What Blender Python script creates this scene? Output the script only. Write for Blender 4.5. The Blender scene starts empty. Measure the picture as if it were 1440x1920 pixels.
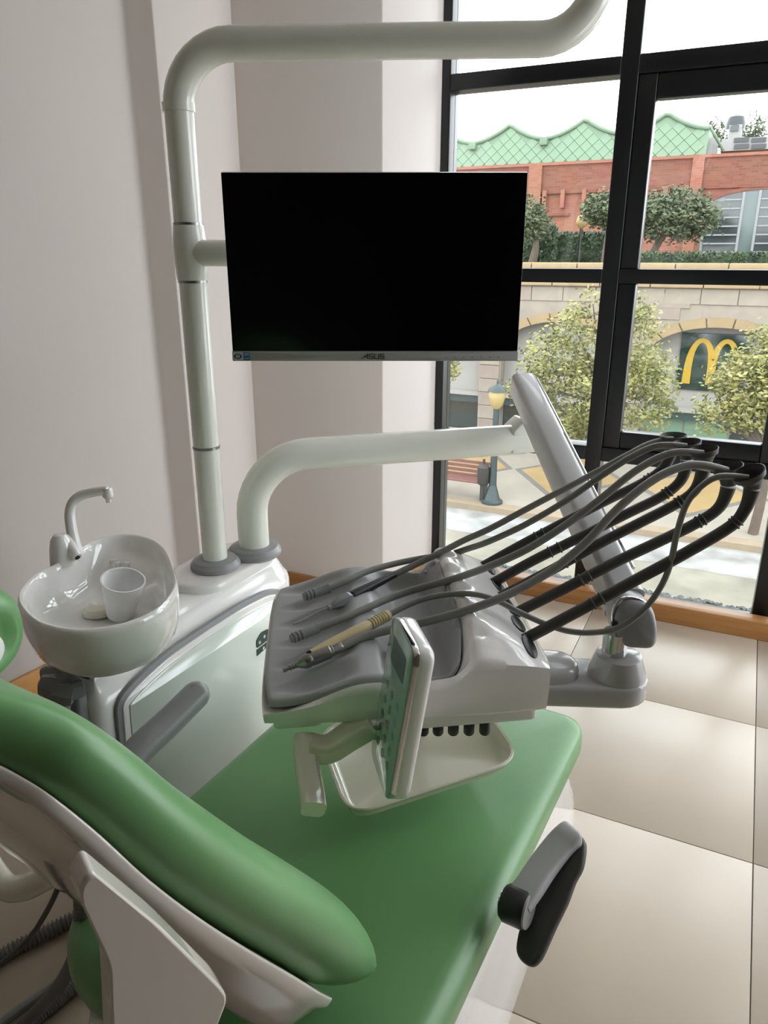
import bpy, bmesh, math, random
from mathutils import Vector as V, Matrix, noise
random.seed(7)
S = bpy.context.scene
COL = S.collection
R = math.radians

# ------------------------------------------------------------------ camera
FPX, HOR, YAW, H = 1390.0, 478.0, R(25.9), 1.354
PIT = math.atan((960 - HOR) / FPX)
cam = bpy.data.cameras.new('camera'); camo = bpy.data.objects.new('camera', cam); COL.objects.link(camo)
camo.location = (0, 0, H); camo.rotation_euler = (math.pi / 2 - PIT, 0, YAW)
cam.sensor_fit = 'VERTICAL'; cam.sensor_height = 24; cam.lens = FPX / 1920 * 24; cam.clip_start = .02; cam.clip_end = 400
S.camera = camo

# ------------------------------------------------------------------ sky, light, exposure
S.view_settings.view_transform = 'Standard'; S.view_settings.look = 'None'
S.view_settings.gamma = 1; S.view_settings.use_curve_mapping = False
S.view_settings.exposure = 1.58
W = bpy.data.worlds.new('overcast_sky'); S.world = W; W.use_nodes = True
nt = W.node_tree; nt.nodes.clear()
def N(nt, t, **k):
    n = nt.nodes.new(t)
    for a, b in k.items(): setattr(n, a, b)
    return n
out = N(nt, 'ShaderNodeOutputWorld'); bg = N(nt, 'ShaderNodeBackground')
tc = N(nt, 'ShaderNodeTexCoord'); mp = N(nt, 'ShaderNodeMapping'); mp.inputs['Scale'].default_value = (2.2, 2.2, 7)
nz = N(nt, 'ShaderNodeTexNoise'); nz.inputs['Scale'].default_value = 1.5; nz.inputs['Detail'].default_value = 5
rp = N(nt, 'ShaderNodeValToRGB')
rp.color_ramp.elements[0].position = .36; rp.color_ramp.elements[0].color = (.56, .58, .64, 1)
rp.color_ramp.elements[1].position = .60; rp.color_ramp.elements[1].color = (.92, .94, .97, 1)
nt.links.new(tc.outputs['Generated'], mp.inputs['Vector']); nt.links.new(mp.outputs[0], nz.inputs['Vector'])
nt.links.new(nz.outputs['Fac'], rp.inputs['Fac']); nt.links.new(rp.outputs['Color'], bg.inputs['Color'])
bg.inputs['Strength'].default_value = 2.6
nt.links.new(bg.outputs[0], out.inputs[0])

CEIL = 2.95

# ------------------------------------------------------------------ pixel -> point helpers
fw = V((-math.sin(YAW) * math.cos(PIT), math.cos(YAW) * math.cos(PIT), -math.sin(PIT)))
rt = V((math.cos(YAW), math.sin(YAW), 0)); up = rt.cross(fw); CAM = V((0, 0, H))
def ray(x, y): return fw * FPX + rt * (x - 720) - up * (y - 960)
def onz(x, y, z): d = ray(x, y); return CAM + d * ((z - H) / d.z)
def ony(x, y, Y): d = ray(x, y); return CAM + d * (Y / d.y)
def onx(x, y, X): d = ray(x, y); return CAM + d * (X / d.x)
def onpl(x, y, p, n): d = ray(x, y); n = V(n); return CAM + d * ((V(p) - CAM).dot(n) / d.dot(n))
def atd(x, y, D): return CAM + ray(x, y) * (D / FPX)
def dep(p): return (V(p) - CAM).dot(fw)

# ------------------------------------------------------------------ materials
EXT = 1.0
def lin(c):
    q = [((v / 255) / 12.92 if v <= 10 else ((v / 255 + .055) / 1.055) ** 2.4) for v in c]
    return tuple(v * EXT for v in q) + (1,)
def mat(name, c, rough=.5, metal=0, coat=0, var=0, vscale=8, bump=0, bscale=60, spec=.5, trans=0, stretch=None, c2=None, sheen=0, ior=None):
    m = bpy.data.materials.new(name); m.use_nodes = True; t = m.node_tree; b = t.nodes['Principled BSDF']
    b.inputs['Base Color'].default_value = lin(c); b.inputs['Roughness'].default_value = rough; b.inputs['Metallic'].default_value = metal
    b.inputs['Coat Weight'].default_value = coat; b.inputs['Coat Roughness'].default_value = .04
    b.inputs['Specular IOR Level'].default_value = spec; b.inputs['Transmission Weight'].default_value = trans
    if ior: b.inputs['IOR'].default_value = ior
    if var or c2 or bump:
        tc = N(t, 'ShaderNodeTexCoord'); mp = N(t, 'ShaderNodeMapping'); t.links.new(tc.outputs['Object'], mp.inputs['Vector'])
        if stretch: mp.inputs['Scale'].default_value = stretch
    if var or c2:
        nz = N(t, 'ShaderNodeTexNoise'); nz.inputs['Scale'].default_value = vscale; nz.inputs['Detail'].default_value = 6
        t.links.new(mp.outputs[0], nz.inputs['Vector'])
        mx = N(t, 'ShaderNodeMix', data_type='RGBA'); a = lin(c)
        mx.inputs[6].default_value = tuple(v * (1 - var) for v in a[:3]) + (1,)
        mx.inputs[7].default_value = lin(c2) if c2 else tuple(min(1, v * (1 + var)) for v in a[:3]) + (1,)
        cr = N(t, 'ShaderNodeValToRGB'); cr.color_ramp.elements[0].position = .3; cr.color_ramp.elements[1].position = .7
        t.links.new(nz.outputs['Fac'], cr.inputs['Fac']); t.links.new(cr.outputs['Color'], mx.inputs[0])
        t.links.new(mx.outputs[2], b.inputs['Base Color'])
    if bump:
        n2 = N(t, 'ShaderNodeTexNoise'); n2.inputs['Scale'].default_value = bscale; n2.inputs['Detail'].default_value = 4
        t.links.new(mp.outputs[0], n2.inputs['Vector']); bp = N(t, 'ShaderNodeBump'); bp.inputs['Strength'].default_value = bump
        bp.inputs['Distance'].default_value = .01
        t.links.new(n2.outputs['Fac'], bp.inputs['Height']); t.links.new(bp.outputs[0], b.inputs['Normal'])
    return m
M = {}
M['wall'] = mat('wall_paint', (228, 221, 215), .6, var=.012, vscale=2, bump=.02, bscale=250)
M['ceiling'] = mat('ceiling_paint', (232, 230, 226), .7, var=.01)
M['grout'] = mat('grout', (120, 108, 96), .8, var=.05)
M['tile'] = mat('beige_porcelain', (190, 177, 158), .36, var=.035, vscale=5, bump=.015, bscale=140)
M['wood'] = mat('honey_wood', (186, 136, 80), .42, var=.10, vscale=5, stretch=(1.2, 1.2, 14), c2=(164, 112, 60))
M['woodbase'] = mat('honey_wood_skirting', (226, 170, 98), .4, var=.08, vscale=5, stretch=(14, 1.2, 14), c2=(208, 148, 80))
M['black_frame'] = mat('black_aluminium', (15, 17, 20), .32, var=.1)
M['white'] = mat('white_plastic', (236, 234, 231), .14, coat=.6, var=.01)
M['pole'] = mat('pole_enamel', (234, 236, 226), .2, coat=.5, var=.01)
M['panelwhite'] = mat('glossy_panel', (212, 222, 212), .16, coat=.7, spec=.8, var=.01)
M['panelwhite'].node_tree.nodes['Principled BSDF'].inputs['Coat Roughness'].default_value = .12
M['ceramic'] = mat('ceramic', (238, 237, 233), .07, coat=1, var=.01)
M['grey'] = mat('grey_plastic', (136, 138, 140), .38, var=.02)
M['midgrey'] = mat('mid_grey_plastic', (150, 152, 153), .35, var=.02)
M['armgrey'] = mat('arm_grey', (178, 178, 176), .22, coat=.3, var=.02)
M['armlight'] = mat('light_grey_plastic', (196, 197, 198), .35, var=.02)
M['matgrey'] = mat('silicone_mat', (166, 167, 169), .42, var=.03, bump=.01, bscale=300)
M['dark'] = mat('dark_grey_rubber', (66, 66, 64), .5, var=.04)
M['hose'] = mat('hose_grey', (132, 132, 128), .46, var=.04)
M['hosemid'] = mat('corrugated_grey', (112, 112, 110), .5, var=.04)
M['darkplastic'] = mat('dark_plastic', (40, 41, 42), .4, var=.05)
M['black'] = mat('black_plastic', (12, 12, 13), .35, var=.05)
M['chrome'] = mat('chrome', (215, 215, 215), .12, metal=1, var=.03)
M['steel'] = mat('brushed_steel', (160, 160, 158), .3, metal=1, var=.1, vscale=40)
M['green'] = mat('green_vinyl', (108, 158, 102), .34, spec=.5, var=.05, vscale=6, bump=.02, bscale=220)
M['cream'] = mat('cream_plastic', (226, 222, 204), .16, coat=.4, var=.01)
M['beige'] = mat('beige_resin', (206, 190, 146), .4, var=.03)
M['screen'] = mat('screen_glass', (3, 4, 7), .12, var=.1, spec=.25)
M['shell'] = mat('shell_white', (214, 208, 200), .1, coat=.8, var=.01)
M['touch'] = mat('touch_glass', (150, 176, 168), .06, coat=.3, spec=.5, var=.02)
M['icon'] = mat('icon_print', (84, 104, 104), .3, var=.05)
M['iconblue'] = mat('icon_print_blue', (70, 140, 170), .3, var=.05)
M['sticker_green'] = mat('sticker_green', (38, 66, 58), .5, var=.05)
M['sticker_blue'] = mat('sticker_blue', (50, 120, 160), .5, var=.05)
M['sticker_pale'] = mat('sticker_pale', (200, 205, 205), .4, var=.05)
M['logo'] = mat('logo_print', (45, 46, 48), .4, var=.05)
M['cup'] = mat('translucent_cup', (240, 240, 238), .35, var=.01)
M['cup'].node_tree.nodes['Principled BSDF'].inputs['Subsurface Weight'].default_value = .6
M['cup'].node_tree.nodes['Principled BSDF'].inputs['Subsurface Radius'].default_value = (.01, .01, .01)
# thin window glass: clear with a Fresnel reflection
def glass(name, tint=(.96, .98, .97, 1)):
    m = bpy.data.materials.new(name); m.use_nodes = True; t = m.node_tree; t.nodes.clear()
    o = N(t, 'ShaderNodeOutputMaterial'); mx = N(t, 'ShaderNodeMixShader'); tr = N(t, 'ShaderNodeBsdfTransparent'); gl = N(t, 'ShaderNodeBsdfGlossy')
    tr.inputs[0].default_value = tint; gl.inputs['Roughness'].default_value = .01
    fr = N(t, 'ShaderNodeFresnel'); fr.inputs['IOR'].default_value = 1.45
    t.links.new(fr.outputs[0], mx.inputs[0]); t.links.new(tr.outputs[0], mx.inputs[1]); t.links.new(gl.outputs[0], mx.inputs[2]); t.links.new(mx.outputs[0], o.inputs[0])
    return m
M['glass'] = glass('window_glass')

# ------------------------------------------------------------------ object plumbing
ORI = {}
def _clean(o, angle=35):
    me = o.data
    me.polygons.foreach_set('use_smooth', [len(p.vertices) <= 8 for p in me.polygons])
    try: me.set_sharp_from_angle(angle=R(angle))
    except Exception: pass
def obj(name, geo, m, parent=None, angle=35, origin=None, bevel=0, sub=0, label=None):
    """geo = (verts in world space, faces): ONE mesh object."""
    vs, fs = geo
    po = ORI[parent.name] if parent else V((0, 0, 0))
    if origin is None: origin = po if parent else sum((V(v) for v in vs), V()) / len(vs)
    origin = V(origin)
    me = bpy.data.meshes.new(name); me.from_pydata([tuple(V(v) - origin) for v in vs], [], fs)
    bm = bmesh.new(); bm.from_mesh(me); bmesh.ops.recalc_face_normals(bm, faces=bm.faces); bm.to_mesh(me); bm.free()
    me.materials.append(m if not isinstance(m, str) else M[m]); me.update()
    o = bpy.data.objects.new(name, me); COL.objects.link(o); ORI[o.name] = origin
    if parent: o.parent = parent
    o.location = origin - po
    _clean(o, angle)
    if bevel:
        b = o.modifiers.new('edge', 'BEVEL'); b.width = bevel; b.segments = 3; b.limit_method = 'ANGLE'; b.angle_limit = R(40)
    if sub:
        s = o.modifiers.new('smooth', 'SUBSURF'); s.levels = sub; s.render_levels = sub
    if label: o['label'] = label
    return o
def inst(name, src, loc, parent=None, rot=None, scale=None):
    o = src.copy(); COL.objects.link(o); o.name = name
    po = ORI[parent.name] if parent else V((0, 0, 0))
    o.parent = parent; o.location = V(loc) - po; ORI[o.name] = V(loc)
    if rot: o.rotation_euler = rot
    if scale: o.scale = scale
    return o
def tag(o, label, cat, group=None, kind=None):
    o['label'] = label; o['category'] = cat
    if group: o['group'] = group
    if kind: o['kind'] = kind
    return o
def thing(name, loc, label, cat, group=None):
    o = bpy.data.objects.new(name, None); COL.objects.link(o); o.location = loc; o.empty_display_size = .05; ORI[o.name] = V(loc)
    return tag(o, label, cat, group)
def struct(o): o['kind'] = 'structure'; return o

# ------------------------------------------------------------------ geometry helpers: each returns (verts, faces)
def join(*gs):
    vs, fs = [], []
    for g in gs:
        k = len(vs); vs += list(g[0]); fs += [[i + k for i in f] for f in g[1]]
    return vs, fs
def crom(pts, k=6, closed=False):
    pts = [V(p) for p in pts]; n = len(pts); res = []
    rng = range(n if closed else n - 1)
    for i in rng:
        if closed: a, b, c, d = pts[(i - 1) % n], pts[i], pts[(i + 1) % n], pts[(i + 2) % n]
        else: a, b, c, d = pts[max(i - 1, 0)], pts[i], pts[i + 1], pts[min(i + 2, n - 1)]
        for j in range(k):
            t = j / k
            res.append(.5 * ((2 * b) + (c - a) * t + (2 * a - 5 * b + 4 * c - d) * t * t + (3 * b - a - 3 * c + d) * t ** 3))
    if not closed: res.append(pts[-1])
    return res
def loft(rings, cap=True, closed=True):
    n = len(rings[0]); vs = [V(p) for r in rings for p in r]; fs = []
    for i in range(len(rings) - 1):
        for j in range(n if closed else n - 1):
            a = i * n + j; b = i * n + (j + 1) % n; fs.append([a, b, b + n, a + n])
    if cap:
        for k in (0, len(rings) - 1):
            ring = vs[k * n:k * n + n]; c = sum(ring, V()) / n; idx_ = [k * n + j for j in range(n)]
            cr = [(ring[j] - c).cross(ring[(j + 1) % n] - c) for j in range(n)]; tot = sum(cr, V())
            if n > 8 and all(q.dot(tot) > 0 for q in cr):       # star-shaped: fan about the middle
                vs.append(c); fs += [[idx_[j], idx_[(j + 1) % n], len(vs) - 1] for j in range(n)]
            else: fs.append(idx_)
    return vs, fs
def frames(path):
    T = []
    for i in range(len(path)):
        T.append((path[min(i + 1, len(path) - 1)] - path[max(i - 1, 0)]).normalized())
    u = T[0].orthogonal().normalized(); fr = []
    for i, t in enumerate(T):
        if i: u = (T[i - 1].rotation_difference(t) @ u)
        u = (u - t * u.dot(t)).normalized(); fr.append((u, t.cross(u)))
    return T, fr
def tube(path, r, n=14, k=0, cap=True, sect=None):
    path = crom(path, k) if k else [V(p) for p in path]
    T, fr = frames(path); m = len(path)
    if not hasattr(r, '__len__'): rr = [r] * m
    else:
        rr = []
        for i in range(m):
            f = i / (m - 1) * (len(r) - 1); a = int(min(f, len(r) - 2)); rr.append(r[a] + (r[a + 1] - r[a]) * (f - a))
    return loft([[p + (u * math.cos(2 * math.pi * j / n) + w * math.sin(2 * math.pi * j / n)) * rr[i] for j in range(n)] for i, (p, (u, w)) in enumerate(zip(path, fr))], cap)
def sweep(path, sec, upv, scales=None, cap=True):
    """rectangular-ish section sec=[(a,b)...] swept, a along side, b along up."""
    path = [V(p) for p in path]; upv = V(upv); rings = []
    for i in range(len(path)):
        t = (path[min(i + 1, len(path) - 1)] - path[max(i - 1, 0)]).normalized()
        s = t.cross(upv).normalized(); w = s.cross(t); k = scales[i] if scales else 1
        rings.append([path[i] + s * a * k + w * b * k for a, b in sec])
    return loft(rings, cap)
def rrect(w, h, r, n=5):
    pts = []
    for cx, cy, a0 in ((w / 2 - r, h / 2 - r, 0), (-w / 2 + r, h / 2 - r, 90), (-w / 2 + r, -h / 2 + r, 180), (w / 2 - r, -h / 2 + r, 270)):
        for j in range(n + 1):
            a = R(a0 + 90 * j / n); pts.append((cx + r * math.cos(a), cy + r * math.sin(a)))
    return pts
def roundpoly(pts, r, n=5):
    """round the corners of a 2-D polygon"""
    res = []; m = len(pts); pts = [V((p[0], p[1])) for p in pts]
    rs = r if hasattr(r, '__len__') else [r] * m
    for i in range(m):
        p, a, b = pts[i], pts[i - 1], pts[(i + 1) % m]
        d1 = (a - p); d2 = (b - p); k = min(rs[i], d1.length * .49, d2.length * .49)
        q1 = p + d1.normalized() * k; q2 = p + d2.normalized() * k
        for j in range(n + 1):
            t = j / n; res.append(tuple(q1 * (1 - t) ** 2 + p * 2 * t * (1 - t) + q2 * t * t))
    return res
def area2(o): return sum(o[i - 1][0] * o[i][1] - o[i][0] * o[i - 1][1] for i in range(len(o))) / 2
def inset2(o, d):
    n = len(o); s = 1 if area2(o) > 0 else -1; res = []
    for i in range(n):
        a, b = V(o[i - 1]), V(o[(i + 1) % n]); t = b - a
        if t.length < 1e-9: res.append(tuple(o[i])); continue
        t.normalize(); res.append((o[i][0] - t.y * d * s, o[i][1] + t.x * d * s))
    return res
def slab(o, fr, t0, t1, er=.0, en=4, crown=0, er0=None):
    """outline o (2-D) in frame fr=(origin, ex, ey, ez) from t0 to t1 with rounded edges er"""
    O, ex, ey, ez = [V(q) for q in fr]; er0 = er if er0 is None else er0
    def ring(ol, t): return [O + ex * p[0] + ey * p[1] + ez * t for p in ol]
    rings = []
    if er0:
        for j in range(en + 1):
            a = j / en * math.pi / 2; rings.append(ring(inset2(o, er0 * (1 - math.sin(a))), t0 + er0 * (1 - math.cos(a))))
    else: rings.append(ring(o, t0))
    if er:
        for j in range(en + 1):
            a = j / en * math.pi / 2; rings.append(ring(inset2(o, er * (1 - math.cos(a))), t1 - er * (1 - math.sin(a))))
    else: rings.append(ring(o, t1))
    if crown:
        base = inset2(o, er); cx = sum(p[0] for p in base) / len(base); cy = sum(p[1] for p in base) / len(base)
        for f in (.85, .65, .4, .15):
            rings.append(ring([(cx + (p[0] - cx) * f, cy + (p[1] - cy) * f) for p in base], t1 + crown * (1 - f * f)))
    return loft(rings)
WORLD = (V((0, 0, 0)), V((1, 0, 0)), V((0, 1, 0)), V((0, 0, 1)))
def box(c, s, fr=None, er=0):
    ex, ey, ez = fr if fr else (V((1, 0, 0)), V((0, 1, 0)), V((0, 0, 1)))
    o = [(-s[0] / 2, -s[1] / 2), (s[0] / 2, -s[1] / 2), (s[0] / 2, s[1] / 2), (-s[0] / 2, s[1] / 2)]
    if er:
        o = roundpoly(o, er * 1.2, 3); return slab(o, (c, ex, ey, ez), -s[2] / 2, s[2] / 2, er, 3)
    return slab(o, (c, ex, ey, ez), -s[2] / 2, s[2] / 2)
def bx(x0, x1, y0, y1, z0, z1, er=0): return box(V(((x0 + x1) / 2, (y0 + y1) / 2, (z0 + z1) / 2)), (x1 - x0, y1 - y0, z1 - z0), er=er)
def lathe(prof, o, ax=(0, 0, 1), n=24, cap=True):
    o = V(o); ax = V(ax).normalized(); u = ax.orthogonal().normalized(); w = ax.cross(u)
    return loft([[o + ax * z + (u * math.cos(2 * math.pi * j / n) + w * math.sin(2 * math.pi * j / n)) * r for j in range(n)] for r, z in prof], cap)
def torus(o, ax, Rr, r, n=28, m=10):
    o = V(o); ax = V(ax).normalized(); u = ax.orthogonal().normalized(); w = ax.cross(u); vs = []; fs = []
    for i in range(n):
        d = u * math.cos(2 * math.pi * i / n) + w * math.sin(2 * math.pi * i / n)
        for j in range(m):
            a = 2 * math.pi * j / m; vs.append(o + d * (Rr + r * math.cos(a)) + ax * r * math.sin(a))
    for i in range(n):
        for j in range(m):
            fs.append([i * m + j, ((i + 1) % n) * m + j, ((i + 1) % n) * m + (j + 1) % m, i * m + (j + 1) % m])
    return vs, fs
def grid(f, nu, nv):
    vs = [V(f(i / nu, j / nv)) for i in range(nu + 1) for j in range(nv + 1)]; fs = []
    for i in range(nu):
        for j in range(nv):
            a = i * (nv + 1) + j; fs.append([a, a + 1, a + nv + 2, a + nv + 1])
    return vs, fs
def sstep(a, b, x):
    t = max(0, min(1, (x - a) / (b - a))); return t * t * (3 - 2 * t)

# ================================================================== SETTING
YW = 2.90            # front of the window frame
XL, XP, XB = -1.855, -1.74, -1.17     # left wall, pillar side, window reveal
Y1, Y2 = 2.01, 2.40
XR, YR = 1.62, -3.2
fl = struct(obj('floor', bx(XL - .5, XR, YR, YW + .05, -.12, -.004), 'grout'))
tsrc = None
for i in range(-4, 4):
    for j in range(-8, 4):
        x0, x1 = .18 + .6 * (i - 1), .18 + .6 * i; y0, y1 = 1.02 + .6 * (j - 1), 1.02 + .6 * j
        y1 = min(y1, YW); y0 = max(y0, YR); x1 = min(x1, XR)
        if x1 - x0 < .05 or y1 - y0 < .05: continue
        full = abs(x1 - x0 - .6) < 1e-6 and abs(y1 - y0 - .6) < 1e-6
        c = V(((x0 + x1) / 2, (y0 + y1) / 2, 0))
        if full and tsrc: inst('tile', tsrc, c, fl)
        else:
            o = obj('tile', slab([(x0 + .0012, y0 + .0012), (x1 - .0012, y0 + .0012), (x1 - .0012, y1 - .0012), (x0 + .0012, y1 - .0012)], WORLD, -.010, 0, .0012, 2, er0=.0001), 'tile', fl, origin=c)
            if full: tsrc = o
struct(obj('ceiling', bx(XL - .6, XR + .1, YR - .1, YW + .1, CEIL, CEIL + .1), 'ceiling'))
# left wall with its step, pillar side, back wall and window reveal
SKEW = .115
xl = lambda y: XL - (Y1 - y) * SKEW
plan = [(xl(YR), YR), (XL, Y1 - .012), (XL + .012, Y1), (XP - .004, Y1), (XP, Y1 + .004), (XP, Y2), (XB - .004, Y2), (XB, Y2 + .004), (XB, YW + .12), (XL - .6, YW + .12), (XL - .6, YR)]
struct(obj('wall_left', slab(plan, WORLD, 0, CEIL), 'wall', angle=50))
YO = 1.55            # unseen side opening added for daylight: right wall open from YO to the window
struct(obj('wall_right', bx(XR, XR + .1, YR + .001, YO, 0, CEIL), mat('low_bounce_taupe_right', (128, 116, 106), .6, var=.02)))  # dark colour on this unseen wall keeps bounced light down
for i, y in enumerate((YO, 2.2, 2.84)): struct(obj('trim_%d' % (i + 2), bx(XR + .01, XR + .09, y, y + .06, 0, CEIL), 'black_frame'))
M['rearwall'] = mat('low_bounce_taupe', (120, 108, 98), .6, var=.02)  # unseen rear wall coloured dark to reduce light bounced back
struct(obj('wall_back', bx(XL - .6, XR + .1, YR - .1, YR, 0, CEIL), 'rearwall'))
def baseboard(name, x0, x1, y0, y1): struct(obj(name, bx(x0, x1, y0, y1, 0, .10, er=.004), 'wood'))
struct(obj('baseboard_left', slab([(xl(YR) + .001, YR + .01), (xl(YR) + .016, YR + .01), (XL + .016, Y1 - .02), (XL + .001, Y1 - .02)], WORLD, 0, .095, .003, 2, er0=.001), 'woodbase'))
baseboard('baseboard_front', XL + .016, XP, Y1 - .015, Y1)
baseboard('baseboard_side', XP, XP + .015, Y1 + .002, Y2 - .016)
baseboard('baseboard_rear', XP + .016, XB, Y2 - .015, Y2)
baseboard('baseboard_reveal', XB, XB + .015, Y2 + .006, YW - .1)
struct(obj('baseboard_window', bx(XB + .016, XR, YW - .09, YW - .022, 0, .072, er=.004), 'wood'))

# window wall: black frame with mullions, transoms, opening sashes and panes
win = bpy.data.objects.new('window_1', None); COL.objects.link(win); win.location = (0, YW, 0); ORI['window_1'] = V((0, YW, 0)); struct(win)
def wb(name, x0, x1, z0, z1, y0=YW, y1=YW + .09, m='black_frame', er=.004): return obj(name, bx(x0, x1, y0, y1, z0, z1, er=er), m, win)
wb('jamb', XB + .001, -1.135, 0, CEIL)
for x0, x1 in ((-.525, -.465), (.15, .21), (.83, .89), (1.51, 1.57)): wb('mullion', x0, x1, 0, CEIL)
cols = [(-1.135, -.525, 0), (-.465, .15, 1), (.21, .83, 0), (.89, 1.51, 1)]
for x0, x1, s in cols:
    wb('transom', x0, x1, 1.928 if not s else 1.925, 1.983, er=.003)
    wb('transom', x0, x1, 1.256, 1.306, er=.003)
    wb('transom', x0, x1, .59, .645, er=.003)
    wb('sill_rail', x0, x1, 0, .03)
    wb('head_rail', x0, x1, 2.85, CEIL)
    if s:
        for za, zb in ((.645, 1.256), (1.306, 1.925)):
            wb('sash_stile', x0, x0 + .062, za, zb, YW + .008, YW + .07); wb('sash_stile', x1 - .062, x1, za, zb, YW + .008, YW + .07)
        wb('sash_rail', x0 + .062, x1 - .062, 1.848, 1.925, YW + .012, YW + .07); wb('sash_rail', x0 + .062, x1 - .062, .645, .71, YW + .012, YW + .07)
    a, b = (x0 + .062, x1 - .062) if s else (x0, x1)
    for z0, z1 in ((1.983, 2.85), (1.306, 1.848 if s else 1.928), (.71 if s else .645, 1.256)):
        a2, b2 = (x0, x1) if z1 > 2.5 else (a, b)
        wb('pane', a2, b2, z0, z1, YW + .05, YW + .056, 'glass', er=0)
    wb('pane', x0, x1, .03, .59, YW + .05, YW + .056, 'glass', er=0)

# ================================================================== DENTAL UNIT (floor box, poles, basin, support arm)
XPAN = -.95
unit = thing('dental_unit', (-1.09, 1.12, 0), 'white floor-standing dental unit with basin, two poles and overhead arm', 'dental unit')
foot = roundpoly([(-1.035, .79), (XPAN, .79), (XPAN, 1.47), (-1.20, 1.47), (-1.20, 1.06)], [.03, .03, .09, .09, .12], 8)
def ringz(o, z): return [V((p[0], p[1], z)) for p in o]
bodyrings = [ringz(inset2(foot, -.025), 0), ringz(inset2(foot, -.025), .05), ringz(inset2(foot, -.018), .06), ringz(foot, .07), ringz(foot, .585), ringz(inset2(foot, .004), .60), ringz(inset2(foot, .014), .612),
             ringz(inset2(foot, .022), .628), ringz(inset2(foot, .028), .638), ringz(inset2(foot, .034), .645)]
obj('body', loft(bodyrings), 'white', unit, angle=50)
obj('pole_plinth', slab(roundpoly([(-1.135, 1.15), (-.985, 1.15), (-.975, 1.43), (-1.135, 1.43)], .07, 7), WORLD, .640, .664, .008, 3, er0=.001), 'white', unit)
# side panel: grey rim, white inner ring, glossy door
pan_px = [(205, 1420), (212, 1318), (238, 1284), (300, 1226), (380, 1172), (450, 1128), (500, 1104)]
pp = [(onx(x, y, XPAN).y, onx(x, y, XPAN).z) for x, y in pan_px]
pp = [(q[0], q[1]) for q in [(.825, .10), (.815, .30)] + pp[1:] + [(1.37, .585), (1.415, .55), (1.415, .10)]]
pp = roundpoly(pp, .05, 4)
frp = (V((XPAN, 0, 0)), V((0, 1, 0)), V((0, 0, 1)), V((1, 0, 0)))
obj('panel_rim', slab(pp, frp, -.004, .008, .003, 2), 'grey', unit)
obj('panel_ring', slab(inset2(pp, .012), frp, 0, .011, .003, 2), 'white', unit)
door = obj('door_panel', slab(inset2(pp, .026), frp, 0, .014, .004, 2), 'panelwhite', unit)
bq = onx(490, 1210, XPAN + .014)
bfr = (bq, V((0, 1, 0)), V((0, 0, 1)), V((1, 0, 0)))
obj('badge', join(slab(roundpoly([(-.02, .002), (.03, .002), (.03, .03), (.0, .034), (-.02, .022)], .006, 3), bfr, -.001, .0015), slab([(-.02, -.018), (.03, -.014), (.03, -.002), (-.02, -.002)], bfr, -.001, .0015)), 'sticker_green', door, label='dark green sticker with round symbols')
for dx, dz in ((-.008, .012), (.006, -.01), (.012, .018)):
    obj('badge_dot', lathe([(.004, 0), (.004, .0022)], bq + V((0, dx, dz)), (1, 0, 0), 12), 'sticker_pale', door)
# poles
PA, PB = V((-1.054, 1.268, .66)), V((-1.02, 1.375, .66))
def collar(name, p, r): return obj(name, lathe([(r + .004, 0), (r + .022, 0), (r + .028, .006), (r + .028, .014), (r + .02, .024), (r + .004, .028)], p, n=36), 'midgrey', unit)
collar('pole_collar', PA, .03); collar('pole_collar', PB, .037)
ZT = 1.727
armdir = V((math.cos(R(23)), math.sin(R(23)), 0))
def pseg(name, z0, z1, r): return obj(name, tube([PA + V((0, 0, z0 - .66)), PA + V((0, 0, z1 - .66))], r, 32), 'pole', unit)
zof = lambda y: onpl(390, y, PA, (-math.sin(YAW), math.cos(YAW), 0)).z
z838, z528, z420, z200 = zof(838), zof(528), zof(420), zof(202)
pseg('pole', .662, z838, .0285); pseg('pole', z838 + .003, z528, .0285); pseg('pole', z420 + .002, z200, .0285)
for z in (z838, z528, z420): obj('joint_ring', lathe([(.027, -.0025), (.030, -.0025), (.030, .0025), (.027, .0025)], PA + V((0, 0, z - .66)), n=32), 'steel', unit)
obj('tee_joint', lathe([(.029, z528 - .66), (.031, z528 - .655), (.0345, z528 - .62), (.0345, z420 - .70), (.031, z420 - .665), (.029, z420 - .66)], PA, n=32), 'pole', unit)
obj('sleeve_ring', lathe([(.0285, z200 - .008), (.0315, z200 - .008), (.0315, z200 + .008), (.0285, z200 + .008)], V((PA.x, PA.y, 0)), n=32), 'pole', unit)
tips = [V((PA.x, PA.y, z200)), V((PA.x, PA.y, ZT - .11))]
for k in range(1, 9):
    a = k / 9 * math.pi / 2; tips.append(V((PA.x, PA.y, ZT - .11)) + armdir * .11 * (1 - math.cos(a)) + V((0, 0, .11 * math.sin(a))))
e0 = V((PA.x, PA.y, ZT)); tips += [e0 + armdir * .11, e0 + armdir * .3, e0 + armdir * .50, e0 + armdir * .68]
e1 = e0 + armdir * .68
for k in range(1, 8):
    a = k / 8 * math.pi / 2; tips.append(e1 + armdir * .10 * math.sin(a) + V((0, 0, .10 * (1 - math.cos(a)))))
tips += [e1 + armdir * .10 + V((0, 0, .14)), e1 + armdir * .10 + V((0, 0, .32))]
obj('lamp_arm', tube(tips, .030, 28), 'pole', unit)
# monitor bracket from the tee to behind the monitor
MC = V((-.637, 1.273, 1.329)); NH = V((math.sin(YAW), -math.cos(YAW), 0))    # monitor normal, towards the room
zb = (z528 + z420) / 2
obj('monitor_bracket', tube([V((PA.x, PA.y, zb)), V((PA.x, PA.y, zb)) + V((.10, .02, 0)), MC - NH * .14 + V((0, 0, zb - MC.z)), MC - NH * .035 + V((0, 0, zb - MC.z))], .026, 20, 8), 'pole', unit)
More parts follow.
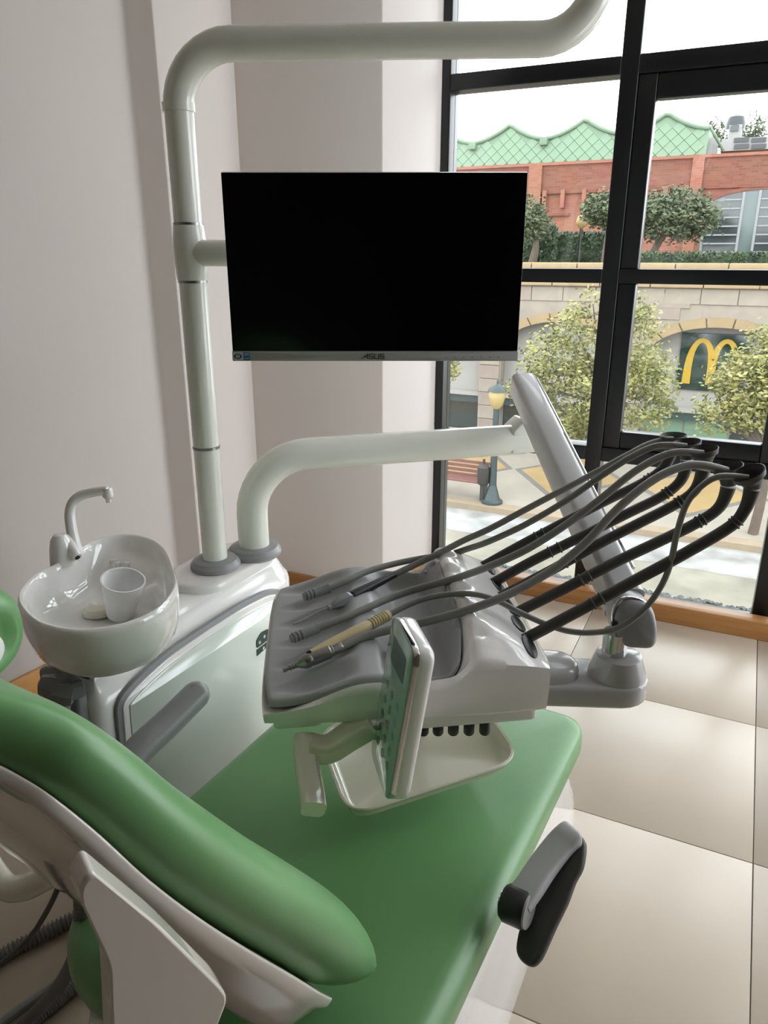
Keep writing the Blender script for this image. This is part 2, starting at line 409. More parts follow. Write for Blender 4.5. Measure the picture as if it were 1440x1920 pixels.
# lower support arm for the instrument table
J = V((-.495, 1.838, .905))
d2 = (J - V((PB.x, PB.y, J.z))).normalized()
zA = J.z
pts = [PB + V((0, 0, .002)), V((PB.x, PB.y, zA - .14))]
for k in range(1, 10):
    a = k / 10 * math.pi / 2; pts.append(V((PB.x, PB.y, zA - .14)) + d2 * .14 * (1 - math.cos(a)) + V((0, 0, .14 * math.sin(a))))
pts += [V((PB.x, PB.y, zA)) + d2 * .14, J + d2 * .0]
obj('support_arm', tube(pts, [.037, .037, .038, .039], 30), 'pole', unit)
# basin
bz = .80
rim_px = [(32, 1125), (62, 1085), (105, 1062), (135, 1042), (180, 1016), (232, 1005), (280, 1012), (312, 1035), (330, 1078), (332, 1110), (300, 1150), (245, 1176), (175, 1191), (110, 1188), (58, 1168)]
rim = [onz(x, y, bz) for x, y in rim_px]
rim = crom(rim, 5, True); bc = sum(rim, V()) / len(rim); bcf = V((-1.02, .90, 0))
def bring(f, z, sh=0, fd=None):
    r = []
    for p in rim:
        c = bc.lerp(V((bcf.x, bcf.y, bz)), sh); q = c + (p - c) * f; zz = z
        if fd is not None:
            k = sstep(.92, 1.0, q.y + (q.x + 1.0) * .2); zz = bz - fd * (1 - .62 * k)
        r.append(V((q.x, q.y, zz)))
    return r
rings = [bring(.30, .645, 1), bring(.50, .668, 1), bring(.62, .684, .6), bring(.80, .703, .25), bring(.84, .706), bring(.85, .709), bring(.935, .724), bring(.985, .750), bring(1.0, .782), bring(1.0, .795), bring(.992, .803), bring(.97, .807), bring(.945, .806), bring(.92, .80),
         bring(.895, 0, 0, .018), bring(.87, 0, 0, .040), bring(.82, 0, 0, .055), bring(.70, 0, 0, .064), bring(.5, 0, 0, .070), bring(.3, 0, 0, .072), bring(.1, 0, 0, .074)]
basin = obj('basin', loft(rings), 'ceramic', unit, angle=60)
dc = onz(185, 1148, bz - .07)
obj('drain_cap', lathe([(.028, 0), (.028, .006), (.022, .012), (.001, .015)], dc, n=28), 'cream', basin)
for k in range(8):
    a = k / 8 * 2 * math.pi; q = onz(238, 1046, bz - .0255); q = q + V((.032 * math.cos(a) * .8, .026 * math.sin(a), 0))
    obj('emboss', slab([(.009 * math.cos(b) * (1 if k % 2 else .8), .005 * math.sin(b)) for b in [i * math.pi / 8 for i in range(16)]], (q, V((math.cos(a + .5), math.sin(a + .5), 0)), V((-math.sin(a + .5), math.cos(a + .5), 0)), V((0, 0, 1))), -.010, .0014, .001, 2), 'ceramic', basin)
# faucet and cup filler stand on the basin rim
fd = dep(onz(142, 1040, bz))
P = lambda x, y, d=0: atd(x, y, fd + d)
faucet = obj('faucet', tube([P(146, 1043), P(139, 1015), P(133, 985), P(131, 962), P(136, 943), P(150, 930), P(170, 924), P(194, 920), P(201, 920)], [.0125, .0108, .010, .0095, .009, .0088], 18, 5), 'ceramic', unit)
obj('spout', lathe([(.0085, .004), (.0105, 0), (.0105, -.014), (.0075, -.018), (.0055, -.019), (.0055, -.026)], P(201, 918), (0, 0, 1), 18), 'ceramic', faucet)
q = onz(121, 1056, bz - .004)
filler = obj('cup_filler', lathe([(.026, 0), (.025, .012), (.022, .032), (.018, .048), (.011, .058), (.001, .061)], q, (-.05, 0, 1), 24), 'ceramic', unit)
fq = dep(q)
A0, A1, A2 = atd(119, 1016, fq), atd(132, 1026, fq - .01), atd(145, 1045, fq - .02)
obj('nozzle', tube([A0, A1, A2], [.016, .0125, .0085], 16, 4), 'ceramic', filler)
obj('outlet', tube([A2, A2 + (A2 - A1).normalized() * .0015], .005, 12), 'black', filler)
# suction holder on the near end of the box
YE = .79
hq = ony(128, 1300, YE)
hold = obj('suction_holder', slab(roundpoly([(-.045, -.05), (.045, -.05), (.045, .035), (-.01, .06), (-.045, .05)], .012, 4), (hq, V((1, 0, 0)), V((0, 0, 1)), V((0, -1, 0))), -.004, .02, .006, 3), 'grey', unit)
for x, y in ((92, 1285), (118, 1300)):
    c = ony(x, y, YE - .045)
    obj('elbow', join(lathe([(.016, 0), (.016, .03)], c + V((.004, .0, .0)), (.45, 1, 0), 12), lathe([(.0185, -.018), (.021, -.004), (.017, .014), (.004, .018)], c, (-.75, -.5, .25), 6), tube([c, c + V((-.004, -.006, -.03)), c + V((-.004, -.006, -.075))], [.0145, .015, .0135], 12)), 'grey', hold, angle=25)
    obj('hose_stub', tube([c + V((-.004, -.006, -.07)), c + V((-.01, -.008, -.16)), c + V((-.02, -.01, -.34))], .0125, 12, 5), 'dark', hold)
obj('label_plate', slab([(-.02, -.012), (.02, -.012), (.02, .012), (-.02, .012)], (ony(150, 1258, YE - .001), V((1, 0, 0)), V((0, 0, 1)), V((0, -1, 0))), -.002, .001), 'darkplastic', unit)
# plastic cup lying in the basin
cq = onz(226, 1152, bz - .068); ctop = atd(231, 1088, dep(cq) - .035)
cax = (ctop - cq).normalized()
prof = [(.001, 0), (.0235, 0), (.025, .003)]
for k in range(9): prof += [(.0255 + .0008 * k, .006 + .0048 * k), (.0260 + .0008 * k, .0084 + .0048 * k)]
prof += [(.0345, .054), (.0365, .074), (.0385, .075), (.0385, .078), (.036, .078), (.0338, .055), (.0245, .004), (.001, .002)]
cup = obj('plastic_cup', lathe(prof, cq, cax, 36, False), 'cup'); tag(cup, 'white ribbed plastic drinking cup tilted inside the basin', 'cup')

# ================================================================== MONITOR
mon = thing('monitor', MC, 'flat black-screened computer monitor with silver chin on the pole bracket', 'monitor')
MX = V((math.cos(YAW), math.sin(YAW), 0)); MZ = V((0, 0, 1)); mfr = lambda off=0, dx=0, dz=0: (MC + NH * off + MX * dx + MZ * dz, MX, MZ, NH)
obj('housing', slab(roundpoly([(-.27, -.165), (.27, -.165), (.27, .163), (-.27, .163)], .003, 2), mfr(), -.028, -.002, .003, 2), 'armgrey', mon)
obj('screen', slab([(-.2688, -.146), (.2688, -.146), (.2688, .1612), (-.2688, .1612)], mfr(), -.002, .0006), 'screen', mon)
chin = obj('chin', slab(roundpoly([(-.27, -.165), (.27, -.165), (.27, -.1468), (-.27, -.1468)], .0015, 2), mfr(), -.002, .002, .0008, 2), 'armgrey', mon)
obj('rear_bulge', slab(roundpoly([(-.12, -.11), (.12, -.11), (.12, .09), (-.12, .09)], .02, 4), mfr(), -.05, -.027, .008, 3, er0=.012), 'armgrey', mon)
def stroke(pts, w, fr, t=.0006):
    gs = []; O, ex, ey, ez = fr
    for a, b in zip(pts, pts[1:]):
        a, b = V(a), V(b); d = (b - a).normalized(); n = V((-d.y, d.x)) * w / 2; a2 = a - d * w / 2; b2 = b + d * w / 2
        gs.append(slab([tuple(a2 - n), tuple(b2 - n), tuple(b2 + n), tuple(a2 + n)], fr, -.0003, t))
    return join(*gs)
lf = mfr(.002, -.0015, -.1562)
h, w, sp = .0085, .0075, .0102
lo = [stroke([(-2 * sp - .003, -h / 2), (-1.2 * sp, h / 2), (-1.2 * sp, -h / 2)], .0013, lf), stroke([(-1.9 * sp, -h / 6), (-1.2 * sp, -h / 6)], .0012, lf)]
S_ = [(w / 2, h / 2), (-w / 2, h / 2), (-w / 2, 0), (w / 2, 0), (w / 2, -h / 2), (-w / 2, -h / 2)]
U_ = [(-w / 2, h / 2), (-w / 2, -h / 2), (w / 2, -h / 2), (w / 2, h / 2)]
for k, g in ((-.55, S_), (.45, U_), (1.45, S_)): lo.append(stroke([(x + k * sp, y) for x, y in g], .0013, lf))
obj('maker_logo', join(*lo), 'logo', chin, label='dark raised lettering')
ef = mfr(.002, -.2595, -.1562)
obj('eye_sticker', slab([(-.0095, -.0075), (.0095, -.0075), (.0095, .0075), (-.0095, .0075)], ef, -.0002, .0004), 'sticker_pale', chin)
obj('eye_mark', join(slab([(.008 * math.cos(a), .0052 * math.sin(a) * abs(math.sin(a)) ** .3) for a in [k * math.pi / 10 for k in range(20)]], ef, 0, .0007)), 'sticker_green', chin)
obj('eye_white', slab([(.0045 * math.cos(a), .0036 * math.sin(a)) for a in [k * math.pi / 8 for k in range(16)]], ef, 0, .0009), 'sticker_pale', chin)
ef2 = mfr(.002, -.2595, -.1562)
obj('eye_number', join(stroke([(-.0012, .0022), (-.0012, -.0022)], .0008, ef2, .0011), stroke([(.0004, .0022), (.0018, .0012), (.0006, 0), (.0018, -.0012), (.0004, -.0022)], .0006, ef2, .0011)), 'sticker_green', chin)
obj('energy_sticker', slab([(-.006, -.0075), (.006, -.0075), (.006, .0075), (-.006, .0075)], mfr(.002, -.2425, -.1562), -.0002, .0005), 'sticker_blue', chin)
obj('energy_line', join(*[slab([(-.0045, y), (.0045, y), (.0045, y + .001), (-.0045, y + .001)], mfr(.002, -.2425, -.1562), 0, .0007) for y in (-.0045, .002, .0045)]), 'sticker_pale', chin)
for k in range(7): obj('control_dot', lathe([(.0009, 0), (.0009, .0006)], MC + NH * .0019 + MX * (.135 + .0165 * k) + MZ * -.158, NH, 8), 'logo', chin)

# ================================================================== DENTAL CHAIR
chair = thing('dental_chair', (-.48, .95, 0), 'green upholstered dental chair with white base and raised backrest', 'dental chair')
seat_o = roundpoly([(-.765, .46), (-.222, .43), (-.200, .95), (-.182, 1.305), (-.730, 1.325), (-.745, 1.0)], [.16, .16, .5, .055, .055, .5], 8)
obj('seat_cushion', slab(seat_o, WORLD, .425, .494, .030, 6, crown=.006, er0=.016), 'green', chair, angle=60)
obj('seat_pan', slab(inset2(seat_o, .022), WORLD, .385, .428, .006, 3, er0=.012), 'white', chair)
# base: boat-shaped pedestal with floor plate
def brr(x0, x1, y0, y1, r, z): return [V((p[0], p[1], z)) for p in roundpoly([(x0, y0), (x1, y0), (x1, y1), (x0, y1)], r, 7)]
obj('pedestal', loft([brr(-.715, -.225, .62, 1.60, .07, .0), brr(-.715, -.225, .62, 1.60, .07, .03), brr(-.712, -.228, .625, 1.59, .08, .10), brr(-.70, -.235, .65, 1.55, .09, .18), brr(-.69, -.235, .66, 1.46, .10, .28), brr(-.68, -.24, .68, 1.33, .10, .36), brr(-.67, -.25, .70, 1.28, .10, .392)]), 'white', chair, angle=60)
obj('rear_cover', loft([brr(-.70, -.205, .34, .80, .05, .02), brr(-.70, -.205, .34, .80, .05, .20), brr(-.695, -.212, .35, .79, .05, .235), brr(-.67, -.24, .38, .76, .05, .245)]), 'white', chair, angle=60)
obj('rear_column', loft([brr(-.66, -.26, .40, .75, .05, .24), brr(-.66, -.25, .42, .76, .05, .34), brr(-.68, -.24, .46, .80, .05, .39)]), 'white', chair, angle=60)
# backrest: spine stations from below the hip to the head
XC = -.478
sp_px = [(704, 1818, -.296), (699, 1814, -.293), (686, 1806, -.290), (660, 1788, -.290), (604, 1752, -.294), (520, 1702, -.302), (430, 1642, -.312), (340, 1575, -.325), (250, 1498, -.342), (160, 1434, -.362), (80, 1395, -.384), (0, 1366, -.404)]
st = [onx(x, y, X) for x, y, X in sp_px]
dirT = (st[-1] - st[-3]).normalized()
st += [st[-1] + dirT * .05 + V((.012 * 0, 0, 0)), st[-1] + dirT * .085]
hw = [p.x - XC for p in st[:-2]] + [.075, .05]
thick = [.058, .086, .104, .110, .104, .096, .090, .084, .078, .072, .066, .060, .052, .02]
LX = V((.992, -.120, 0)).normalized()      # the chair stands turned a few degrees
st = [p - LX * h_ for p, h_ in zip(st, hw)]
rings = []; shell_rings = []
st2 = crom(st, 4); hw2 = [q.x for q in crom([V((a, 0, 0)) for a in hw], 4)]; th2 = [q.x for q in crom([V((a, 0, 0)) for a in thick], 4)]
for i, p in enumerate(st2):
    t = (st2[min(i + 1, len(st2) - 1)] - st2[max(i - 1, 0)]).normalized()
    n = LX.cross(t).normalized(); n = n if n.y > 0 else -n
    a, b = hw2[i], th2[i] / 2; r = []
    for k in range(40):
        an = 2 * math.pi * k / 40; c, s = math.cos(an), math.sin(an)
        e = 2 / 4.2
        x = math.copysign(abs(c) ** e, c) * a; y = math.copysign(abs(s) ** (2 / 2.1), s) * b
        if s > 0: y += -.012 * (1 - (x / a) ** 2)           # slightly dished front
        r.append(p + LX * x + n * y)
    rings.append(r)
    if 11 <= i <= len(st2) - 6:
        f = (i - 11) / (len(st2) - 17); w = a * .975; off = -b + .010
        dpt = (.014 + .044 * sstep(0, .06, f)) * (1 - .93 * sstep(0, .75, f))
        sec = roundpoly([(-w, 0), (w, 0), (w * .985, -.012), (w * (.88 - .25 * f), -dpt), (-w * (.88 - .25 * f), -dpt), (-w * .985, -.012)], [.003, .003, .01, .02, .02, .01], 4)
        shell_rings.append([p + LX * x + n * (y + off) for x, y in sec])
obj('backrest_cushion', loft(rings), 'green', chair, angle=70)
shell_o = obj('backrest_shell', loft(shell_rings), 'shell', chair, angle=60)
# hinge bracket between seat and backrest
bx_px = [(150, 1662), (172, 1634), (300, 1738), (415, 1852), (430, 1874), (404, 1940), (385, 2040), (215, 2040), (205, 1810), (150, 1690)]
XH = -.288
bc_ = onx(290, 1790, XH); bn_ = V((.88, -.46, -.08)).normalized()
be1 = V((0, 1, 0)) - bn_ * bn_.y; be1.normalize(); be2 = bn_.cross(be1)
bo = [onpl(x, y, bc_, bn_) - bc_ for x, y in bx_px]
bo2 = roundpoly([(p.dot(be1), p.dot(be2)) for p in bo], .010, 4)
obj('hinge_bracket', slab(bo2, (bc_, be1, be2, bn_), -.022, 0), 'shell', chair, angle=60, bevel=.004)
# left hand armrest pad (seen over the unit's side)
la = [onx(368, 1302, -.80), onx(315, 1355, -.80), onx(262, 1405, -.80), onx(200, 1480, -.80)]
obj('armrest_pad', sweep(crom(la, 5), rrect(.045, .050, .021, 6), (1, 0, 0), None), 'midgrey', chair, angle=60, label='grey armrest pad on the far side')
vs = lathe([(.001, -.024), (.012, -.021), (.021, -.012), (.024, 0), (.021, .012), (.012, .021), (.001, .024)], la[0], (1, 0, 0), 20)
obj('armrest_tip', vs, 'midgrey', chair)
# right armrest: drum pivot, arm and dropped pad
D0 = dep(onx(975, 1690, -.175)); AP = lambda x, y, d=0: atd(x, y, D0 + d)
axd = (AP(990, 1712, -.0) - AP(948, 1694, .012)).normalized()
dr0, dr1 = AP(948, 1690, .012), AP(990, 1708, -.006)
ax_ = (dr1 - dr0); L_ = ax_.length
arm = obj('armrest_pivot', lathe([(.001, -.002), (.022, -.002), (.026, .004), (.026, L_ - .004), (.0245, L_)], dr0, ax_, 32), 'darkplastic', chair, label='dark grey pivot drum of the near armrest')
obj('pivot_cap', lathe([(.0245, L_ - .001), (.0235, L_ + .0025), (.001, L_ + .003)], dr0, ax_, 32), 'armgrey', arm)
obj('pivot_pin', tube([dr0, dr0 - ax_.normalized() * .007], .012, 16), 'chrome', arm)
apath = crom([AP(972, 1690, 0), AP(992, 1664, .01), AP(1020, 1622, .03), AP(1048, 1586, .045), AP(1066, 1568, .050), AP(1078, 1560, .055)], 5)
sd = ax_.normalized()
obj('armrest_arm', sweep(apath, [(b, a) for a, b in rrect(.038, .024, .006, 3)], sd, [1] * (len(apath) - 3) + [.95, .85, .6]), 'armlight', chair, angle=50)
obj('arm_seam', tube([p + sd.cross((apath[-1] - apath[0]).normalized()) * -.0128 for p in apath], .0008, 6), 'dark', chair)
po_px = [(1052, 1556), (1075, 1553), (1093, 1572), (1096, 1590), (1090, 1625), (1076, 1652), (1062, 1690), (1040, 1735), (1020, 1780), (1009, 1800), (995, 1810), (978, 1803), (967, 1785), (968, 1760), (978, 1725), (1000, 1690), (1030, 1640), (1045, 1600)]
pc = AP(1030, 1690, .015); pn = V((-.25, -.55, .8)).normalized()
pe1 = V((0, 1, 0)) - pn * pn.y; pe1.normalize(); pe2 = pn.cross(pe1)
pol = []
for x, y in po_px:
    q = onpl(x, y, pc, pn) - pc; pol.append((q.dot(pe1), q.dot(pe2)))
pol = [tuple(q)[:2] for q in crom([V((a, b, 0)) for a, b in pol], 3, True)]
obj('near_armrest_pad', slab(pol, (pc, pe1, pe2, pn), -.016, 0, .005, 3), 'dark', chair, angle=50, label='dark grey stadium-shaped pad of the near armrest')
# headrest, mostly outside the frame
hc = atd(-62, 1188, .56)
hax = V((1, .12, 0)).normalized()
obj('headrest', join(lathe([(.001, -.12), (.026, -.118), (.038, -.105), (.043, -.08), (.044, 0), (.042, .055), (.036, .072), (.028, .081), (.020, .082), (.014, .078)], hc - hax * .055, hax, 32)), 'green', chair, angle=70)
obj('headrest_hub', lathe([(.015, .07), (.015, .0805), (.010, .083), (.001, .084)], hc - hax * .055 + V((0, -.006, -.010)), hax, 24), 'white', chair)
obj('headrest_stem', tube([hc - hax * .06, st[-1] - V((0, .01, .03)), st[-4]], .012, 12, 4), 'steel', chair)
# grab tube behind the backrest
gp = [(-60, 1560), (-20, 1625), (10, 1662), (45, 1664), (85, 1645), (125, 1622), (200, 1585)]
obj('assistant_rail', tube([atd(x, y, 1.02 - i * .02) for i, (x, y) in enumerate(gp)], .0165, 16, 6), 'cream', chair)

# cables and hoses hanging to the floor
def ribbed(path, r, n, k=8, depthr=.12):
    p = crom(path, k); out = []
    Ls = [0]
    for a, b in zip(p, p[1:]): Ls.append(Ls[-1] + (b - a).length)
    tot = Ls[-1]; m = n * 4; q = []
    j = 0
    for i in range(m + 1):
        d = tot * i / m
        while j < len(p) - 2 and Ls[j + 1] < d: j += 1
        q.append(p[j].lerp(p[j + 1], (d - Ls[j]) / max(1e-9, Ls[j + 1] - Ls[j])))
    rr = [r * (1, 1, 1 - depthr, 1 - depthr)[i % 4] for i in range(m + 1)]
    return tube(q, rr, 12)
c1 = obj('corrugated_hose', ribbed([onz(-160, 1890, .016), onz(-60, 1828, .016), onz(40, 1772, .016), onz(140, 1722, .016), onz(240, 1672, .016), onz(330, 1620, .016)], .0165, 62, depthr=.3), 'hose')
tag(c1, 'light corrugated hose lying on the floor behind the dark hoses', 'hose')
c2 = obj('corrugated_hose', ribbed([atd(150, 1640, .98), atd(154, 1720, 1.03), atd(142, 1790, 1.10), atd(110, 1850, 1.2), atd(60, 1905, 1.3), atd(-20, 1985, 1.40)], .0115, 74), 'hosemid')
tag(c2, 'dark grey corrugated hose dropping from under the backrest', 'hose')
c3 = obj('corrugated_hose', ribbed([onz(230, 1765, .03), onz(160, 1832, .017), onz(100, 1885, .0125), onz(20, 1945, .0125), onz(-60, 2000, .0125)], .0125, 56), 'hosemid')
tag(c3, 'grey corrugated hose on the floor beside the chair base', 'hose')
c4 = obj('power_cable', tube([onz(210, 1760, .02), onz(150, 1815, .010), onz(85, 1858, .009), onz(20, 1905, .009), onz(-60, 1965, .009)], .009, 10, 6), 'midgrey')
tag(c4, 'smooth grey cable running along the floor under the hoses', 'cable')
c5 = obj('power_cable', tube([atd(126, 1612, 1.0), atd(118, 1640, 1.02), atd(95, 1695, 1.08), atd(58, 1755, 1.16), atd(10, 1800, 1.25), atd(-60, 1850, 1.35)], .0042, 10, 6), 'dark')
tag(c5, 'thin brown-grey cable hanging behind the backrest', 'cable')

# ================================================================== INSTRUMENT TABLE
tab = thing('instrument_table', (-.43, .98, .74), 'white instrument table with grey silicone mat swung over the chair', 'instrument table')
FF, FN = onz(513, 1098, .757), onz(483, 1348, .757)
RF, RN = onz(848, 1012, .848), onz(938, 1140, .848)
SF, SN = onz(936, 1062, .795), onz(1046, 1262, .795)
_l = lerp_ = lambda a, b, t: a + (b - a) * t
RN = _l(FN, SN, .74); RF = _l(FF, SF, .74)
UV = ((RF - FF).normalized(), (FN - FF).normalized())
def lerp(a, b, t): return a + (b - a) * t
TJ = [.115 + .152 * j for j in range(6)]
SJ = [.14, .32, .50, .68, .86]
def surf(s, t, matd=True):
    """table top. s 0..1 front to crest, 1..1.3 rear slope."""
    if s <= 1:
        a, b = lerp(FF, RF, s), lerp(FN, RN, s); p = lerp(a, b, t)
        z = .757 + .045 * s + .018 * math.exp(-((s - .45) / .2) ** 2)
        z += sstep(.86, .985, s) * .046 * (1 - .55 * sstep(.84, 1.0, t) - .25 * (1 - sstep(0, .10, t)))
        z -= .030 * sstep(.54, .70, s) * (1 - sstep(.84, .95, s)) * sstep(.0, .12, t) * (1 - sstep(.88, .98, t))
        if s > .88: z -= .010 * sstep(.9, .98, s) * sum(math.exp(-((t - q) / .035) ** 4) for q in SJ)
    else:
        k = min(1, (s - 1) / .3); p = lerp(lerp(RF, RN, t), lerp(SF, SN, t), k); z0 = .848 - .046 * (.55 * sstep(.84, 1.0, t) + .25 * (1 - sstep(0, .10, t))); z = z0 + (.795 - z0) * k ** 1.25
        z -= .010 * (1 - sstep(0, .25, k)) * sum(math.exp(-((t - q) / .035) ** 4) for q in SJ)
    return V((p.x, p.y, z))
def groove(s, t):
    d = 0
    for q in TJ:
        f = sstep(.03, .20, s) * (1 - sstep(.36, .47, s)); wdt = .016 + .045 * sstep(.03, .33, s)
        d += .010 * f * math.exp(-((t - q) / wdt) ** 4 * 1.2)
    return d
# body: top grid, vertical skirt, bottom
NS, NT = 60, 48
top = []; ss = [0 + 1.3 * i / NS for i in range(NS + 1)]
def edgeround(e, w):   # 0 at the border, 1 inside
    e = max(0, min(1, e / w)); return math.sqrt(max(0, 1 - (1 - e) ** 2))
def bodytop(s, t):
    x_, y_ = s / .65 - 1, t * 2 - 1; k_ = .16
    s = (x_ * math.sqrt(1 - k_ * y_ ** 4 / 2) + 1) * .65; t = (y_ * math.sqrt(1 - k_ * x_ ** 4 / 2) + 1) / 2
    p = surf(s, t); dz = .011 if s < .93 else .011 * (1 - sstep(.93, .965, s))
    if .02 < t < .98: p.z -= groove(s, t)
    p.z -= dz * sstep(.0, .03, s) * sstep(0, .035, t) * (1 - sstep(.955, .985, t)) * (1 if s < .93 else 1)
    r = min(edgeround(t + .002, .022), edgeround(1 - t + .002, .022), edgeround(s + .004, .03), edgeround(1.304 - s, .03))
    p.z -= .014 * (1 - r)
    return p
rings = []
gridp = [[bodytop(1.3 * i / NS, j / NT) for j in range(NT + 1)] for i in range(NS + 1)]
vs = [p for row in gridp for p in row]; fs = []
idx = lambda i, j: i * (NT + 1) + j
for i in range(NS):
    for j in range(NT): fs.append([idx(i, j), idx(i, j + 1), idx(i + 1, j + 1), idx(i + 1, j)])
border = [(i, 0) for i in range(NS + 1)] + [(NS, j) for j in range(1, NT + 1)] + [(i, NT) for i in range(NS - 1, -1, -1)] + [(0, j) for j in range(NT - 1, 0, -1)]
ctr = sum((gridp[i][j] for i, j in border), V()) / len(border)
def skirt(f, k):
    r = []
    for i, j in border:
        p = gridp[i][j]; s = i / NS; q = ctr + (p - ctr) * f; zb = .742 - .012 * s + .022 * sstep(1.0, 1.3, s)
        q.z = p.z + (zb - p.z) * k; r.append(V(q))
    return r
prev = [idx(i, j) for i, j in border]
for f, k in ((1.006, .12), (1.006, .5), (1.0, .92), (.985, 1.0)):
    base = len(vs); vs += skirt(f, k); cur = list(range(base, base + len(border)))
    for a in range(len(border)):
        b = (a + 1) % len(border); fs.append([prev[a], prev[b], cur[b], cur[a]])
    prev = cur
fs.append(prev)
obj('body', (vs, fs), 'white', tab, angle=50)
# silicone mat: follows the top, with finger grooves and the basin
def matmap(a, b):
    x, y = a * 2 - 1, b * 2 - 1; kx = .5 + .0; k = .32
    x2 = x * math.sqrt(1 - k * y * y * abs(y) ** 2 / 2); y2 = y * math.sqrt(1 - k * x * x * abs(x) ** 2 / 2)
    return .008 + .945 * (x2 + 1) / 2, .02 + .945 * (y2 + 1) / 2
def matp(a, b):
    s, t = matmap(a, b); p = surf(s, t); e = min(a, b, 1 - a, 1 - b); p.z += .003 * edgeround(e, .012) - groove(s, t) + .0012
    return p
g = grid(matp, 90, 84)
nv = len(g[0]); bot = [p - V((0, 0, .006)) for p in g[0]]
mi = lambda i, j: i * 85 + j
bl = [(i, 0) for i in range(91)] + [(90, j) for j in range(1, 85)] + [(i, 84) for i in range(89, -1, -1)] + [(0, j) for j in range(83, 0, -1)]
bi = len(g[0]); vs = list(g[0]) + [g[0][mi(i, j)] - V((0, 0, .007)) for i, j in bl]; fs = list(g[1])
for a in range(len(bl)):
    b = (a + 1) % len(bl); fs.append([mi(*bl[a]), mi(*bl[b]), bi + b, bi + a])
obj('silicone_mat', (vs, fs), 'matgrey', tab, angle=60)
obj('mat_stud', lathe([(.004, -.002), (.004, .002), (.002, .004), (.0005, .0045)], surf(.90, .10) + V((0, 0, .004)), n=14), 'chrome', tab)
# under-body box and knobs
ub = [onz(797, 1335, .725), onz(1012, 1318, .725)]
vd = (ub[1] - ub[0]).normalized(); wd = V((-vd.y, vd.x, 0))
o_ = ub[0] - vd * .03
obj('lower_housing', slab(roundpoly([(0, 0), ((ub[1] - o_).length, 0), ((ub[1] - o_).length, .16), (0, .16)], .012, 4), (V((o_.x, o_.y, 0)), vd, wd, V((0, 0, 1))), .694, .74, .006, 3), 'white', tab)
for x in (797, 825, 854, 884, 914):
    c = onz(x, 1350 + (884 - x) * .01, .688) + wd * .012
    kb = obj('control_knob', lathe([(.0075, 0), (.0085, -.004), (.0085, -.020), (.0065, -.023), (.001, -.023)], c + V((0, 0, -.010)), n=12), 'darkplastic', tab)
    obj('knob_stem', lathe([(.0045, .006), (.0045, -.011)], c, n=10), 'steel', kb)
# foot under the front edge
fq2 = onz(560, 1372, .735)
obj('front_foot', box(fq2 + wd * .05, (.07, .06, .022), (vd, wd, V((0, 0, 1))), .008), 'white', tab)
# handle at the front
h1, h2, h3 = atd(686, 1362, dep(onz(686, 1362, .735)) + .01), atd(592, 1402, 1.02), atd(572, 1402, 1.02)
hp = [atd(700, 1352, dep(h1)), h1, atd(655, 1380, dep(h1) - .01), atd(615, 1404, 1.025), atd(578, 1400, 1.02)]
obj('handle_neck', sweep(crom(hp, 4), rrect(.040, .030, .009, 4), (0, 0, 1)), 'cream', tab, angle=50)
obj('handle_grip', sweep(crom([atd(571, 1382, 1.03), atd(575, 1430, 1.0), atd(584, 1485, .965), atd(588, 1518, .94)], 5), rrect(.032, .024, .008, 4), V((.5, -.3, .7))), 'cream', tab, angle=50)
# control panel on the near end
A = onz(738, 1147, .908); B = onz(777, 1222, .908); vv = (B - A).normalized(); uu = V((-vv.y, vv.x, 0)); uu = uu if uu.x > 0 else -uu
Dp = onpl(699, 1408, A, vv); Cp = onpl(722, 1512, B, vv)
down = ((Dp - A) + (Cp - B)) / 2; HP = down.length; dn = down.normalized(); WP = (B - A).length * 1.02
nn = vv.cross(dn).normalized(); nn = nn if nn.dot(uu) < 0 else -nn
pfr = (A, vv, dn, nn)
po_ = roundpoly([(0, 0), (WP, 0), (WP, HP), (0, HP)], .022, 6)
cp = obj('panel_housing', slab(po_, (A, vv, dn, nn), -.030, -.0075, .002, 3, er0=.010), 'white', tab, angle=50)
obj('chrome_band', slab(inset2(po_, .0003), pfr, -.0085, -.001, .0005, 2), 'chrome', cp)
gl = obj('touch_face', slab(inset2(po_, .0016), pfr, -.002, .001, .0008, 2), 'touch', cp)
def icon(u, v, r, m, ring=True):
    c = A + vv * u + dn * v + nn * .001
    if ring: return obj('icon', lathe([(r * .72, -.0002), (r, -.0002), (r, .0003), (r * .72, .0003)], c, nn, 18, False), m, gl)
    return obj('icon', slab([(-r, -r * .7), (r, -r * .7), (r, r * .7), (-r, r * .7)], (c, vv, dn, nn), -.0003, .0004), m, gl)
for r_ in range(5):
    for c_ in range(3): icon(WP * (.25 + .25 * c_), HP * (.42 + .10 * r_), .0058, 'iconblue' if (c_ == 2 and r_ < 3) else 'icon')
obj('display_window', slab(roundpoly([(WP * .2, HP * .1), (WP * .8, HP * .1), (WP * .8, HP * .26), (WP * .2, HP * .26)], .003, 2), (A + nn * .0009, vv, dn, nn), 0, .0004), 'icon', gl)
# panel arm into the table
pm_ = A + vv * WP * .4 + dn * HP * .45 - nn * .02
obj('panel_mount', tube([pm_, pm_ - nn * .02 - vv * .03, pm_ - nn * .025 - vv * .14], .016, 14, 5), 'white', tab)

